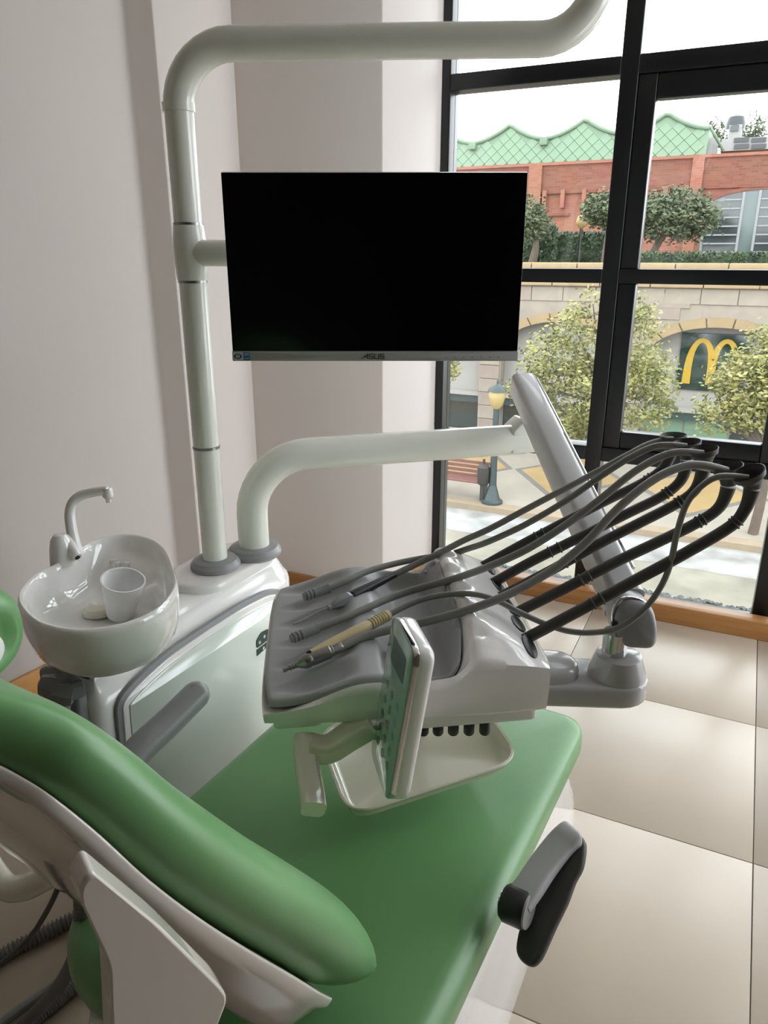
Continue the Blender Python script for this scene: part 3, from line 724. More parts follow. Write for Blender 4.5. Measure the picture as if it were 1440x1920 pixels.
# bracket arm, collar and knuckle under the spring arm
CC = onz(1158, 1245, .722)
b_in = (SF + SN) / 2
b0 = lerp(SN, SF, .42) - uu * .03
def hull(p, q, r0, r1, n=10):
    d = (V((q.x, q.y)) - V((p.x, p.y))); a = math.atan2(d.y, d.x); o = []
    for k in range(n + 1): b = a - math.pi / 2 + math.pi * k / n; o.append((q.x + r1 * math.cos(b), q.y + r1 * math.sin(b)))
    for k in range(n + 1): b = a + math.pi / 2 + math.pi * k / n; o.append((p.x + r0 * math.cos(b), p.y + r0 * math.sin(b)))
    return o
obj('swivel_bracket', slab(hull(b0, CC, .045, .050), WORLD, .667, .706, .008, 3), 'armgrey', tab, angle=50)
bkp = [b0, lerp(b0, CC, .45), lerp(b0, CC, .62)]
obj('bracket_ridge', slab(hull(b0, lerp(b0, CC, .42), .048, .04), WORLD, .700, .728, .012, 3, er0=.001), 'armgrey', tab, angle=50)
obj('swivel_collar', lathe([(.047, .700), (.046, .712), (.036, .740), (.033, .742), (.001, .742)], V((CC.x, CC.y, 0)), n=36), 'armgrey', tab)
obj('swivel_stem', lathe([(.020, .738), (.020, .78)], V((CC.x - .008, CC.y, 0)), n=24), 'chrome', tab)
sa = thing('spring_arm', J, 'grey slanted spring arm joining the support arm to the table swivel', 'spring arm')
K = onz(1180, 1152, .80)
T0 = atd(980, 722, dep(J) + .0); T1 = K + (K - T0).normalized() * -.02
ad = (K - T0).normalized(); sdv = ad.cross(V((0, 0, 1))).normalized(); uv_ = sdv.cross(ad)
obj('beam', sweep([T0, lerp(T0, K, .35), lerp(T0, K, .36), lerp(T0, K, .97)], rrect(.062, .066, .014, 5), (0, 0, 1), [1, 1, .97, .97]), 'armgrey', sa, angle=50)
obj('top_cap', sweep([T0 - ad * .014, T0 - ad * .004, T0], rrect(.060, .064, .018, 5), (0, 0, 1), [.72, .95, 1.0]), 'midgrey', sa, angle=50)
obj('trim_strip', sweep([lerp(T0, K, .02) - sdv * .0305 + uv_ * .026, lerp(T0, K, .90) - sdv * .0295 + uv_ * .026], rrect(.006, .006, .002, 2), (0, 0, 1)), 'chrome', sa)
obj('knuckle_cover', slab(roundpoly([(-.030, -.040), (.028, -.044), (.036, -.01), (.030, .034), (-.014, .040), (-.034, .012)], .022, 6), (K + V((.0, 0, .0)), (rt * .95 + V((0, 0, .0))).normalized(), V((-.22, .12, 1)).normalized(), NH), -.035, .036, .01, 3), 'midgrey', sa, angle=50)
obj('cover_gasket', slab(roundpoly([(-.034, -.040), (.024, -.042), (.033, -.008), (.026, .038), (-.018, .044), (-.038, .014)], .022, 6), (K, rt, V((-.22, .12, 1)).normalized(), NH), .022, .028, .002, 2), 'chrome', sa, angle=50)
obj('side_bolt', lathe([(.005, 0), (.005, .005), (.001, .006)], K - rt * .034 + NH * .03 + V((0, 0, .0)), NH, 12), 'darkplastic', sa)
obj('hinge_block', slab(roundpoly([(-.045, -.03), (.05, -.03), (.05, .03), (-.01, .06), (-.045, .03)], .01, 4), (J + V((0, 0, .0)), d2, V((0, 0, 1)), d2.cross(V((0, 0, 1)))), -.035, .035, .006, 3), 'pole', sa)

# whip arms on the rear slope; hoses and handpieces
ud = V((.86, .5, 0)).normalized(); pn_ = V((ud.y, -ud.x, 0))
arms_px = [
    [(915, 1056), (980, 1020), (1060, 978), (1140, 937), (1205, 905), (1243, 878), (1258, 850), (1262, 828), (1263, 816)],
    [(937, 1086), (1000, 1051), (1100, 1001), (1180, 961), (1240, 931), (1275, 903), (1287, 872), (1289, 848), (1288, 829)],
    [(955, 1110), (1030, 1071), (1120, 1021), (1200, 980), (1262, 948), (1300, 922), (1316, 890), (1320, 862), (1319, 842)],
    [(984, 1141), (1060, 1103), (1150, 1056), (1230, 1018), (1300, 984), (1345, 955), (1363, 922), (1366, 896), (1364, 874)],
    [(1006, 1187), (1080, 1148), (1180, 1094), (1280, 1040), (1368, 988), (1395, 958), (1408, 925), (1410, 905), (1403, 886)]]
cups = []
for k, pxs in enumerate(arms_px):
    t = (.13, .32, .50, .69, .87)[k]
    B0 = onz(pxs[0][0], pxs[0][1], .818)
    pts = [onpl(x, y, B0, pn_) for x, y in pxs]
    # smooth the last bend in 3-D, keep everything in the vertical plane of the arm
    p = crom(pts, 6); n = len(p)
    wa = obj('whip_arm', tube([B0 - (pts[1] - pts[0]).normalized() * .03] + p[:-10], [.0088] * 8 + [.0098, .0115], 14), 'dark', tab)
    [obj('arm_sleeve', torus(p[i], p[i + 1] - p[i], .0092, .0016, 18, 6), 'dark', wa) for i in (8, 9, 25, 26)]
    # open cup at the tip
    pt = pts[-1]; ct = p[-10:]
    base = tube(ct, [.0115, .0135, .0175, .0225], 20, cap=False)
    axd_ = (ct[-1] - ct[-4]).normalized()
    rim_ = lathe([(.0215, -.008), (.0232, 0), (.0218, .0008), (.015, -.016), (.005, -.024)], ct[-1], axd_, 20, False)
    obj('arm_cup', join(base, rim_), 'dark', wa)
    cups.append(ct[-1] + axd_ * -.002)
    # slot on the rear slope
    sl = surf(1.22, t); sl2 = surf(1.1, t); e = (sl - sl2).normalized(); v_ = (surf(1.2, min(1, t + .05)) - surf(1.2, t)).normalized(); n_ = v_.cross(e); n_ = n_ if n_.z > 0 else -n_
    obj('hose_slot', slab([(.026 * math.cos(a), .011 * math.sin(a)) for a in [i * math.pi / 12 for i in range(24)]], (sl + n_ * .0, v_, e, n_), -.004, .0022, .001, 2), 'black', tab)

def hosepath(px, dz0, d_end, k_depth=None):
    """pixels with depths: starts on the mat, ends at its cup"""
    L = [0]
    for a, b in zip(px, px[1:]): L.append(L[-1] + math.hypot(b[0] - a[0], b[1] - a[1]))
    return [atd(x, y, dz0 + (d_end - dz0) * (l / L[-1])) for (x, y), l in zip(px, L)]
def onmat(x, y, z): return onz(x, y, z)
def hp_hose(pxs, zs, cup):
    """first len(zs) points lie on the table at heights zs, the rest run to the cup"""
    k = len(zs); pts = [onz(x, y, z) for (x, y), z in zip(pxs[:k], zs)]
    d0, d1 = dep(pts[-1]), dep(cup); rest = pxs[k - 1:]
    L = [0]
    for a, b in zip(rest, rest[1:]): L.append(L[-1] + math.hypot(b[0] - a[0], b[1] - a[1]))
    for (x, y), l in list(zip(rest, L))[1:-1]: pts.append(atd(x, y, d0 + (d1 - d0) * l / L[-1]))
    return pts + [cup - V((0, 0, .006))]
mz = .796
# 1 scaler
hA = hp_hose([(740, 1077), (780, 1058), (826, 1036), (870, 1013), (917, 992), (977, 960), (1037, 928), (1128, 880), (1174, 855), (1215, 834), (1243, 826), (1258, 824)], [.808, .822, .842, .862], cups[0])
t1 = thing('dental_handpiece', onz(640, 1125, mz), 'slim scaler handpiece with faceted nut and needle tip', 'handpiece', 'handpieces on the grey mat')
obj('hose', tube(hA, .0058, 12, 6), 'hose', t1)
g0, g1 = onz(742, 1076, .808), onz(660, 1118, .798)
obj('grip', tube([g0, lerp(g0, g1, .3), lerp(g0, g1, .95), g1], [.0062, .0072, .0095, .009], 16), 'darkplastic', t1)
n0, n1 = g1, onz(621, 1137, .795); nd = (n1 - n0)
obj('nut', lathe([(.007, 0), (.0115, nd.length * .2), (.0115, nd.length * .55), (.006, nd.length * .95), (.0045, nd.length), (.0045, nd.length * 1.15), (.0025, nd.length * 1.2)], n0, nd, 6), 'grey', t1, angle=15)
obj('needle', tube([n1, onz(590, 1150, .794), onz(570, 1161, .793), onz(551, 1170, .793)], [.0022, .0018, .0014, .0012], 8, 4), 'steel', t1)
# 2 connector
def connector(tr, p0, p1, r=.0085):
    d = p1 - p0; l = d.length
    obj('coupling', lathe([(.002, 0), (r * .8, 0), (r * .8, l * .06), (r, l * .08), (r, l * .14), (r * .82, l * .16), (r * .82, l * .2), (r, l * .22), (r, l * .28), (r * .82, l * .30), (r * .82, l * .34), (r, l * .36), (r, l * .92), (r * 1.04, l * .93), (r * 1.04, l * .98), (r * .7, l)], p0, d, 20), 'grey', tr)
hB = hp_hose([(616, 1104), (650, 1089), (690, 1071), (740, 1057), (790, 1047), (840, 1040), (880, 1028), (917, 1015), (986, 983), (1064, 937), (1128, 892), (1183, 857), (1225, 838), (1257, 835), (1276, 840)], [.800, .806, .810, .812, .818, .832, .85, .862], cups[1])
t2 = thing('dental_handpiece', onz(595, 1110, mz), 'grey bare hose coupling lying furthest back on the mat', 'handpiece', 'handpieces on the grey mat')
obj('hose', tube(hB, .0058, 12, 6), 'hose', t2); connector(t2, onz(570, 1119, .797), hB[0] + (hB[1] - hB[0]) * .05)
# 3 connector
hC = hp_hose([(594, 1178), (640, 1160), (690, 1139), (740, 1118), (790, 1102), (849, 1086), (917, 1062), (986, 1031), (1055, 988), (1124, 937), (1183, 889), (1229, 861), (1270, 848), (1296, 852)], [.796, .802, .806, .812, .825, .848, .866], cups[2])
t3 = thing('dental_handpiece', onz(570, 1190, mz), 'grey bare hose coupling between the scaler and the beige handpiece', 'handpiece', 'handpieces on the grey mat')
obj('hose', tube(hC, .0062, 12, 6), 'hose', t3); connector(t3, onz(546, 1198, .791), hC[0] + (hC[1] - hC[0]) * .05)
# 4 beige handpiece with thin hose
hE = hp_hose([(729, 1153), (766, 1134), (807, 1120), (860, 1113), (905, 1117), (940, 1130), (972, 1147), (1018, 1168), (1064, 1183), (1110, 1186), (1160, 1177), (1206, 1144), (1238, 1102), (1257, 1057), (1270, 997), (1289, 942), (1321, 907), (1353, 893), (1380, 894)], [.812, .822, .834, .850, .856], cups[4])
t4 = thing('dental_handpiece', onz(650, 1195, mz), 'beige tapered handpiece with ribbed end on a thin looping hose', 'handpiece', 'handpieces on the grey mat')
obj('hose', tube(hE, .0046, 12, 6), 'hose', t4)
b0_, b1_ = onz(729, 1153, .812), onz(583, 1227, .797); bd = b1_ - b0_; bl_ = bd.length
prof = [(.005, -.002), (.0085, 0)]
for k in range(7): prof += [(.0092, .004 + .0052 * k), (.0092, .0068 + .0052 * k), (.0076, .0072 + .0052 * k), (.0076, .0086 + .0052 * k)]
prof += [(.0090, .046), (.0095, bl_ * .5), (.0092, bl_ * .52), (.0085, bl_ * .8), (.007, bl_)]
obj('grip', lathe(prof, b0_, bd, 20), 'beige', t4)
obj('nose', lathe([(.006, bl_), (.0075, bl_ + .001), (.0055, bl_ + .006), (.002, bl_ + .007)], b0_, bd, 16), 'black', t4)
# 5 micromotor
hD = hp_hose([(638, 1214), (682, 1194), (730, 1181), (780, 1170), (849, 1152), (917, 1130), (986, 1098), (1046, 1061), (1101, 1015), (1147, 965), (1192, 924), (1238, 892), (1284, 874), (1321, 873), (1348, 884)], [.800, .806, .812, .822, .842, .864], cups[3])
t5 = thing('dental_handpiece', onz(585, 1240, mz), 'polished metal micromotor handpiece with stepped tip nearest the control panel', 'handpiece', 'handpieces on the grey mat')
obj('hose', tube(hD, .0066, 12, 6), 'hose', t5)
m0, m1 = hD[0], onz(531, 1257, .785); md = m1 - m0; l = md.length
obj('motor_body', lathe([(.006, -.004), (.0075, 0), (.0075, l * .13), (.0085, l * .14), (.0085, l * .18), (.0102, l * .20), (.0102, l * .50), (.0095, l * .51), (.0102, l * .53), (.0102, l * .56)], m0, md, 24), 'steel', t5)
obj('chuck', lathe([(.0108, l * .56), (.0108, l * .62), (.0095, l * .66), (.0065, l * .72), (.0042, l * .76), (.0042, l * .79), (.0034, l * .795), (.0034, l * .81), (.0042, l * .815), (.0042, l * .84), (.0034, l * .845), (.0034, l * .86), (.0042, l * .865), (.0042, l * .89), (.003, l * .9), (.003, l * .95), (.0036, l * .955), (.0036, l), (.001, l)], m0, md, 16), 'steel', t5)

# bracket tray beneath the table
tz = .585
tr_px = [(578, 1362), (650, 1500), (692, 1512), (970, 1408), (930, 1345)]
tcn = [onz(582, 1352, tz), onz(668, 1512, tz), onz(974, 1404, tz), onz(915, 1335, tz)]
tcn = [V((-.575, .915, 0)), V((-.425, .752, 0)), V((-.232, .990, 0)), V((-.385, 1.16, 0))]
to = roundpoly([(p.x, p.y) for p in tcn], .055, 8)
tray = obj('bracket_tray', loft([ringz(inset2(to, .020), tz - .018), ringz(inset2(to, .012), tz - .016), ringz(inset2(to, .006), tz - .002), ringz(to, tz + .004), ringz(inset2(to, .001), tz + .0065), ringz(inset2(to, .005), tz + .006), ringz(inset2(to, .012), tz - .009), ringz(inset2(to, .022), tz - .013)]), 'cream', angle=50)
tag(tray, 'shallow cream plastic tray under the instrument table above the seat', 'tray')
tm = sum(tcn, V()) / 4
obj('tray_stem', tube([V((tm.x - .02, tm.y + .05, .735)), V((tm.x - .02, tm.y + .05, tz - .015))], .014, 16), 'cream', tab)

# ================================================================== OUTSIDE
G = -4.0
EXT = .35      # outdoor colours scaled down to offset the bright sky and exposure
def brickmat(name, c1, c2, mortar, sx, sz, rough=.85, rotx=True):
    m = bpy.data.materials.new(name); m.use_nodes = True; t = m.node_tree; b = t.nodes['Principled BSDF']; b.inputs['Roughness'].default_value = rough
    tc = N(t, 'ShaderNodeTexCoord'); sx_ = N(t, 'ShaderNodeSeparateXYZ'); cb = N(t, 'ShaderNodeCombineXYZ')
    t.links.new(tc.outputs['Object'], sx_.inputs[0]); t.links.new(sx_.outputs[0], cb.inputs[0]); t.links.new(sx_.outputs[2], cb.inputs[1])
    br = N(t, 'ShaderNodeTexBrick'); br.inputs['Color1'].default_value = lin(c1); br.inputs['Color2'].default_value = lin(c2); br.inputs['Mortar'].default_value = lin(mortar)
    br.inputs['Scale'].default_value = 1; br.inputs['Brick Width'].default_value = sx; br.inputs['Row Height'].default_value = sz; br.inputs['Mortar Size'].default_value = .008
    t.links.new(cb.outputs[0], br.inputs['Vector'])
    nz = N(t, 'ShaderNodeTexNoise'); nz.inputs['Scale'].default_value = 1.2; mx = N(t, 'ShaderNodeMix', data_type='RGBA', blend_type='MULTIPLY'); mx.inputs[0].default_value = .35
    t.links.new(tc.outputs['Object'], nz.inputs['Vector']); t.links.new(br.outputs['Color'], mx.inputs[6]); t.links.new(nz.outputs['Color'], mx.inputs[7]); t.links.new(mx.outputs[2], b.inputs['Base Color'])
    return m
M['brick'] = brickmat('red_brick', (222, 146, 116), (208, 130, 102), (212, 162, 138), .30, .10)
M['brick_dark'] = brickmat('rough_brick', (192, 120, 94), (168, 100, 78), (178, 130, 110), .30, .10)
M['stone'] = mat('pale_stone', (206, 192, 174), .85, var=.12, vscale=2.5, bump=.3, bscale=9)
M['stone2'] = mat('rosy_stone', (200, 182, 168), .85, var=.12, vscale=2.5, bump=.3, bscale=9)
M['arch'] = mat('yellow_stone', (212, 184, 140), .85, var=.08, vscale=2, bump=.15, bscale=10)
M['render'] = mat('pale_render', (212, 208, 200), .85, var=.04, vscale=1.5)
M['pinkrender'] = mat('pink_render', (190, 130, 112), .85, var=.05)
M['roofgreen'] = mat('pale_green_copper', (150, 182, 147), .6, var=.06, vscale=1.2)
M['roofgreen2'] = mat('pale_green_trim', (144, 174, 140), .6, var=.05, vscale=1.2)
M['leaf'] = mat('sun_shade_leaves', (150, 160, 74), .6, var=.3, vscale=2.2, c2=(214, 206, 122))  # blotches paint sunlit yellow and shadowed green into the leaf colour
M['leafdark'] = mat('olive_leaves', (96, 112, 70), .7, var=.3, vscale=2, c2=(128, 140, 96))
M['hedge'] = mat('hedge_leaves', (52, 82, 48), .7, var=.3, vscale=3, c2=(86, 118, 66))
M['bark'] = mat('bark', (128, 112, 96), .9, var=.2, vscale=8, bump=.3, bscale=20)
M['asphalt'] = mat('wet_glare_asphalt', (164, 164, 158), .35, var=.2, vscale=1.4, bump=.1, bscale=30, c2=(240, 240, 238))  # pale patches put the wet road's sky reflection into the colour
M['kerb'] = mat('kerb_stone', (190, 170, 140), .8, var=.1, vscale=3)
M['kerbside'] = mat('damp_roadside', (150, 148, 128), .35, var=.3, vscale=.8, c2=(206, 200, 180))
M['pave'] = mat('pale_mosaic_paving', (196, 186, 168), .8, var=.08, vscale=2)
M['paveyellow'] = mat('yellow_mosaic_paving', (206, 172, 108), .8, var=.1, vscale=2.5)
M['pavegrey'] = mat('grey_mosaic_paving', (140, 136, 128), .8, var=.1, vscale=2.5)
M['shopglass'] = mat('shop_glass', (62, 74, 72), .08, var=.1, spec=.8)
M['shopgreen'] = mat('green_shop_panel', (128, 168, 134), .3, var=.08, vscale=.8)
M['signgreen'] = mat('sign_green', (46, 76, 66), .12, var=.1, vscale=.6, spec=.6)
M['signyellow'] = mat('sign_yellow', (246, 200, 44), .4, var=.03)
M['darkmetal'] = mat('dark_green_metal', (62, 82, 82), .5, var=.05)
M['lantern'] = mat('lantern_glass', (226, 200, 130), .4, var=.05)
M['binwood'] = mat('bin_slats', (72, 68, 60), .7, var=.1)
M['slat'] = mat('grey_aluminium', (184, 188, 192), .4, var=.04)
M['winglass'] = mat('office_glass', (74, 84, 84), .1, var=.15, vscale=.5, spec=.7)
M['winteal'] = mat('teal_glass', (98, 122, 118), .12, var=.1, vscale=.5, spec=.7)
M['pebble'] = mat('pebbles', (168, 178, 172), .7, var=.35, vscale=90, bump=.6, bscale=70)
M['roofwhite'] = mat('white_sheet', (214, 214, 210), .6, var=.04)
M['solar'] = mat('dark_louvre', (70, 76, 78), .3, var=.1)
M['benchred'] = mat('red_bench', (150, 96, 84), .7, var=.1)

def cobj(name, geo, m, label, cat, group=None, **k): return tag(obj(name, geo, m, **k), label, cat, group)
# ledge outside with pebbles, street, kerbs, pavement
struct(obj('trim_1', bx(XB - .5, 6, YW + .12, YW + .225, -.30, -.02), 'render'))
peb = []
for k in range(1500):
    x = random.uniform(XB, 1.2); y = random.uniform(YW + .125, YW + .22); r = random.uniform(.006, .013); c = V((x, y, -.02 + r * .5))
    o6 = [c + V(d) * r for d in ((1, 0, 0), (0, 1, 0), (-1, 0, 0), (0, -1, 0), (0, 0, .7), (0, 0, -.7))]
    peb.append((o6, [[0, 1, 4], [1, 2, 4], [2, 3, 4], [3, 0, 4], [1, 0, 5], [2, 1, 5], [3, 2, 5], [0, 3, 5]]))
o = cobj('pebbles', join(*peb), 'pebble', 'grey-green pebbles on the ledge outside the glass', 'pebbles'); o['kind'] = 'stuff'
struct(obj('ground_verge', bx(-40, 40, 3.5, 13.5, G - .1, G - .005), 'kerbside'))
struct(obj('street', bx(-40, 40, 13.5, 14.85, G - .1, G), 'asphalt'))
struct(obj('kerb', bx(-40, 40, 14.85, 15.2, G - .1, G + .13), 'kerb'))
pv = struct(obj('pavement', bx(-40, 40, 15.2, 21.4, G - .1, G + .12), 'pave'))
# diamond panels laid in the mosaic paving
for k in range(-6, 4):
    cx = -3.6 + k * 2.9; o4 = [(cx - 1.25, 18.1), (cx, 16.3), (cx + 1.25, 18.1), (cx, 19.9)]
    obj('mosaic_band', slab([(cx + (x - cx) * 1.14, 18.1 + (y - 18.1) * 1.14) for x, y in o4], WORLD, G + .10, G + .124), 'pavegrey', pv)
    obj('mosaic_diamond', slab(o4, WORLD, G + .10, G + .128), 'paveyellow', pv)
# facade
YF = 21.5
fac = thing('arcade_building', (-3, YF, G), 'pale stone arcade building with segmental arches across the street', 'building')
bays = [(-4.88, 1.72), (-.78, 1.78), (3.4, 1.78), (-8.98, 1.72), (-13.1, 1.72)]
ZS, ZA = -1.35, -.42       # springing and crown of the arches
def archz(x, c, w):
    d = abs(x - c) / w
    return ZS + (ZA - ZS) * math.sqrt(max(0, 1 - d * d)) if d < 1 else None
vs, fs = [], []
nx = 300; x0, x1 = -20.0, 8.0; cut = []
for i in range(nx + 1):
    x = x0 + (x1 - x0) * i / nx; zl = G
    for c, w in bays:
        a = archz(x, c, w)
        if a is not None: zl = a
    cut.append((x, zl))
ol = [(x0, .55)] + cut + [(x1, .55)]
top_ = [V((x, YF, z)) for x, z in cut]
vs = []
for x, z in cut: vs += [V((x, YF, z)), V((x, YF, .55)), V((x, YF + .4, z)), V((x, YF + .4, .55))]
for i in range(nx):
    a, b = 4 * i, 4 * (i + 1); fs += [[a, b, b + 1, a + 1], [a + 2, a + 3, b + 3, b + 2], [a, a + 2, b + 2, b], [a + 1, b + 1, b + 3, a + 3]]
obj('wall_face', (vs, fs), 'stone', fac, angle=20)
obj('render_wall', bx(x0, x1, YF + .4, YF + .6, G, .5), 'render', fac)
# stone blocks
sb = obj('stone', slab([(-.435, -.195), (.435, -.195), (.435, .195), (-.435, .195)], (V((-2.9, YF, .22)), V((1, 0, 0)), V((0, 0, 1)), V((0, -1, 0))), -.02, .035, .012, 1, er0=.001), 'stone', fac, origin=(-2.9, YF, .22))
sb2 = obj('stone', slab([(-.435, -.195), (.435, -.195), (.435, .195), (-.435, .195)], (V((-2.0, YF, .22)), V((1, 0, 0)), V((0, 0, 1)), V((0, -1, 0))), -.02, .028, .012, 1, er0=.001), 'stone2', fac, origin=(-2.0, YF, .22))
for r_ in range(11):
    zc = .33 - r_ * .405
    for k in range(-14, 8):
        xc = k * .89 + (.445 if r_ % 2 else 0)
        if not -11 < xc < 3: continue
        ok = True; wfac = 1
        for c, w in bays:
            for xx in (xc - .43, xc, xc + .43):
                a = archz(xx, c, w + .28)
                if a is not None and zc - .2 < a + .26 * 1: ok = False
        if ok and (r_ < 2 or True): inst('stone', random.choice((sb, sb, sb2)), (xc, YF + random.uniform(-.006, .006), zc), fac)
for c, w in bays:      # pier blocks
    xp = c + w + .33
    for r_ in range(8): 
        if -12 < xp < 3: inst('stone', (sb, sb2)[r_ % 2], (xp, YF - .01, ZS - .2 - r_ * .405), fac, scale=(.70, 1, 1))
sb.hide_render = False
# voussoirs
for c, w in bays[:4]:
    nv_ = 9
    for k in range(nv_):
        a0, a1 = math.pi * (k + .03) / nv_, math.pi * (k + .97) / nv_; o = []
        for q in range(7): a = a0 + (a1 - a0) * q / 6; o.append((c - w * math.cos(a), ZS + (ZA - ZS) * math.sin(a)))
        for q in range(7): a = a1 + (a0 - a1) * q / 6; o.append((c - (w + .24) * math.cos(a), ZS + (ZA - ZS + .24) * math.sin(a)))
        obj('voussoir', slab(o, (V((0, YF, 0)), V((1, 0, 0)), V((0, 0, 1)), V((0, -1, 0))), -.1, .07), 'arch', fac)
# cornice and coping stones
for k in range(-16, 8):
    obj('cornice_stone', bx(k * 1.3 + .012, k * 1.3 + 1.288, YF - .14, YF + .4, .55, .70, er=.015), 'arch', fac)
    obj('coping_stone', bx(k * 1.3 + .512, k * 1.3 + 1.788, YF + .55, YF + 1.0, 1.00, 1.15, er=.02), 'arch', fac)
obj('parapet', bx(-20, 9, YF + .6, YF + .9, .5, 1.0), 'pinkrender', fac)
# shop fronts in the bays
for i, (c, w) in enumerate(bays[:4]):
    obj('shop_fascia', bx(c - w + .02, c + w - .02, YF + .2, YF + .42, -2.95, -2.72), 'darkmetal', fac)
    obj('shop_ledge', bx(c - w + .02, c + w - .02, YF + .1, YF + .42, -2.72, -2.60), 'render', fac)
    for q in range(3):
        xa = c - w + .03 + q * (2 * w - .06) / 3
        obj('shop_pane', bx(xa + .03, xa + (2 * w - .06) / 3 - .03, YF + .34, YF + .405, G + .15, -2.97), 'shopgreen' if (i == 1 and q < 2) else 'shopglass', fac)
    obj('wall_light', lathe([(.07, 0), (.07, .05), (.02, .06)], V((c + .9, YF + .4, -1.62)), (0, -1, 0), 12), 'darkmetal', fac)
    obj('wall_light', lathe([(.07, 0), (.07, .05), (.02, .06)], V((c - .9, YF + .4, -1.62)), (0, -1, 0), 12), 'darkmetal', fac)
terr = struct(obj('terrace', bx(-22, 10, YF + .6, 37, .3, .98), 'pave'))
# sign: dark panel with yellow arches
q0, q1 = ony(1270, 625, YF + .33), ony(1402, 737, YF + .33)
sg = thing('restaurant_sign', ((q0.x + q1.x) / 2, YF + .37, (q0.z + q1.z) / 2), 'dark green square sign with yellow double arches under the stone arch', 'sign')
sc = V(((q0.x + q1.x) / 2, YF + .37, (q0.z + q1.z) / 2)); sw, sh = .84, .76
obj('sign_panel', box(sc, (sw * 2, .06, sh * 2), er=.01), 'signgreen', sg)
def archm(cx, half, n=14):
    pts = []
    for i in range(n + 1):
        a = math.pi * i / n; x = -math.cos(a); pts.append(V((cx + half * x, sc.y - .045, sc.z - .58 + 1.16 * math.sin(a) ** .62)))
    return pts
for cx in (-.30, .30):
    p = [V((sc.x + q.x, q.y, q.z)) for q in archm(cx, .30)]
    obj('yellow_arch', sweep(p, [(-.085, -.035), (.085, -.035), (.085, .035), (-.085, .035)], (0, 1, 0), [1.25 - .55 * math.sin(math.pi * i / 14) for i in range(15)]), 'signyellow', sg)
# street furniture
lb = onz(922, 943, G + .12)
lp = thing('street_lamp', lb, 'slim dark green street lamp with flared base on the far pavement', 'street lamp')
obj('base', lathe([(.24, 0), (.24, .06), (.18, .09), (.14, .22), (.085, .42)], lb, n=16), 'darkmetal', lp)
obj('post', lathe([(.085, .4), (.075, .9), (.065, 2.15)], lb, n=12), 'darkmetal', lp)
obj('lantern', lathe([(.06, 2.12), (.13, 2.2), (.19, 2.42), (.17, 2.5)], lb, n=10), 'lantern', lp)
obj('lantern_roof', lathe([(.21, 2.5), (.16, 2.58), (.03, 2.66), (.02, 2.74)], lb, n=10), 'darkmetal', lp)
bb = onz(904, 942, G + .12)
bn = thing('litter_bin', bb, 'small dark litter bin on a post beside the street lamp', 'bin')
obj('post', lathe([(.03, 0), (.03, 1.0)], bb, n=8), 'binwood', bn)
obj('bucket', lathe([(.10, .42), (.13, .46), (.14, .82), (.11, .86), (.03, .90)], bb, n=10), 'binwood', bn)
pk = onz(858, 925, G + .12)
bnc = thing('bench', pk, 'reddish slatted bench on the far pavement left of the bin', 'bench')
for k in range(4): obj('back_slat', bx(pk.x - .75, pk.x + .75, pk.y + .06 + .02 * k, pk.y + .09 + .02 * k, pk.z + .42 + .10 * k, pk.z + .49 + .10 * k), 'benchred', bnc)
for k in range(3): obj('seat_slat', bx(pk.x - .75, pk.x + .75, pk.y - .34 + .13 * k, pk.y - .24 + .13 * k, pk.z + .40, pk.z + .43), 'benchred', bnc)
for sx_ in (-.68, .64): obj('leg', bx(pk.x + sx_, pk.x + sx_ + .05, pk.y - .32, pk.y + .1, pk.z, pk.z + .41), 'darkmetal', bnc)

def crown(blobs, n, size, seed, flat=0):
    # leaves gathered in clumps around twig ends, so the crown breaks up into sprays with gaps
    rnd = random.Random(seed); vs, fs = [], []; tot = sum(b[3] * b[4] * b[5] for b in blobs)
    for (x, y, z, a, b, c) in blobs:
        m = n * a * b * c / tot; per = 22; sp = .42 * (a * b * c) ** (1 / 3) / max(1.2, (m / per) ** (1 / 3)) + size * .9
        for k in range(max(3, int(m / per))):
            while 1:
                d = V((rnd.uniform(-1, 1), rnd.uniform(-1, 1), rnd.uniform(-1, 1)))
                if .3 < d.length < 1: break
            d = d * (d.length ** -.35); q = V((x + d.x * a, y + d.y * b, z + d.z * c))
            for i in range(per):
                p = q + V((rnd.gauss(0, sp), rnd.gauss(0, sp), rnd.gauss(0, sp * .7))); s = size * rnd.uniform(.5, 1.25)
                e = V((rnd.gauss(0, 1), rnd.gauss(0, 1), rnd.gauss(0, .6))).normalized(); f = e.orthogonal().normalized()
                k0 = len(vs); vs += [p - e * s, p + f * s * .5, p + e * s, p - f * s * .5]; fs.append([k0, k0 + 1, k0 + 2, k0 + 3])
    return vs, fs
def tree(base, trunk, blobs, n, size, m, label, seed, group='trees across the street', name='tree', rad=.10):
    t = thing(name, base, label, 'tree', group)
    obj('trunk', tube(trunk, [rad, rad * .8, rad * .5], 8, 4), 'bark', t)
    for i, b in enumerate(blobs):
        if i % 2 == 0 or len(blobs) < 4: pass
        obj('branch', tube([trunk[-1] - V((0, 0, .3)), lerp(trunk[-1], V(b[:3]), .5) + V((0, 0, .05)), V(b[:3])], [rad * .5, rad * .3, rad * .12], 6, 3), 'bark', t)
    c = obj('foliage', crown(blobs, n, size, seed), m, t); c['kind'] = 'stuff'
    return t
def bl_(x, y, Y, a, b=None, c=None): p = ony(x, y, Y); return (p.x, p.y, p.z, a, b or a, c or a)
Yt = 17.5
tb = ony(1110, 900, Yt)
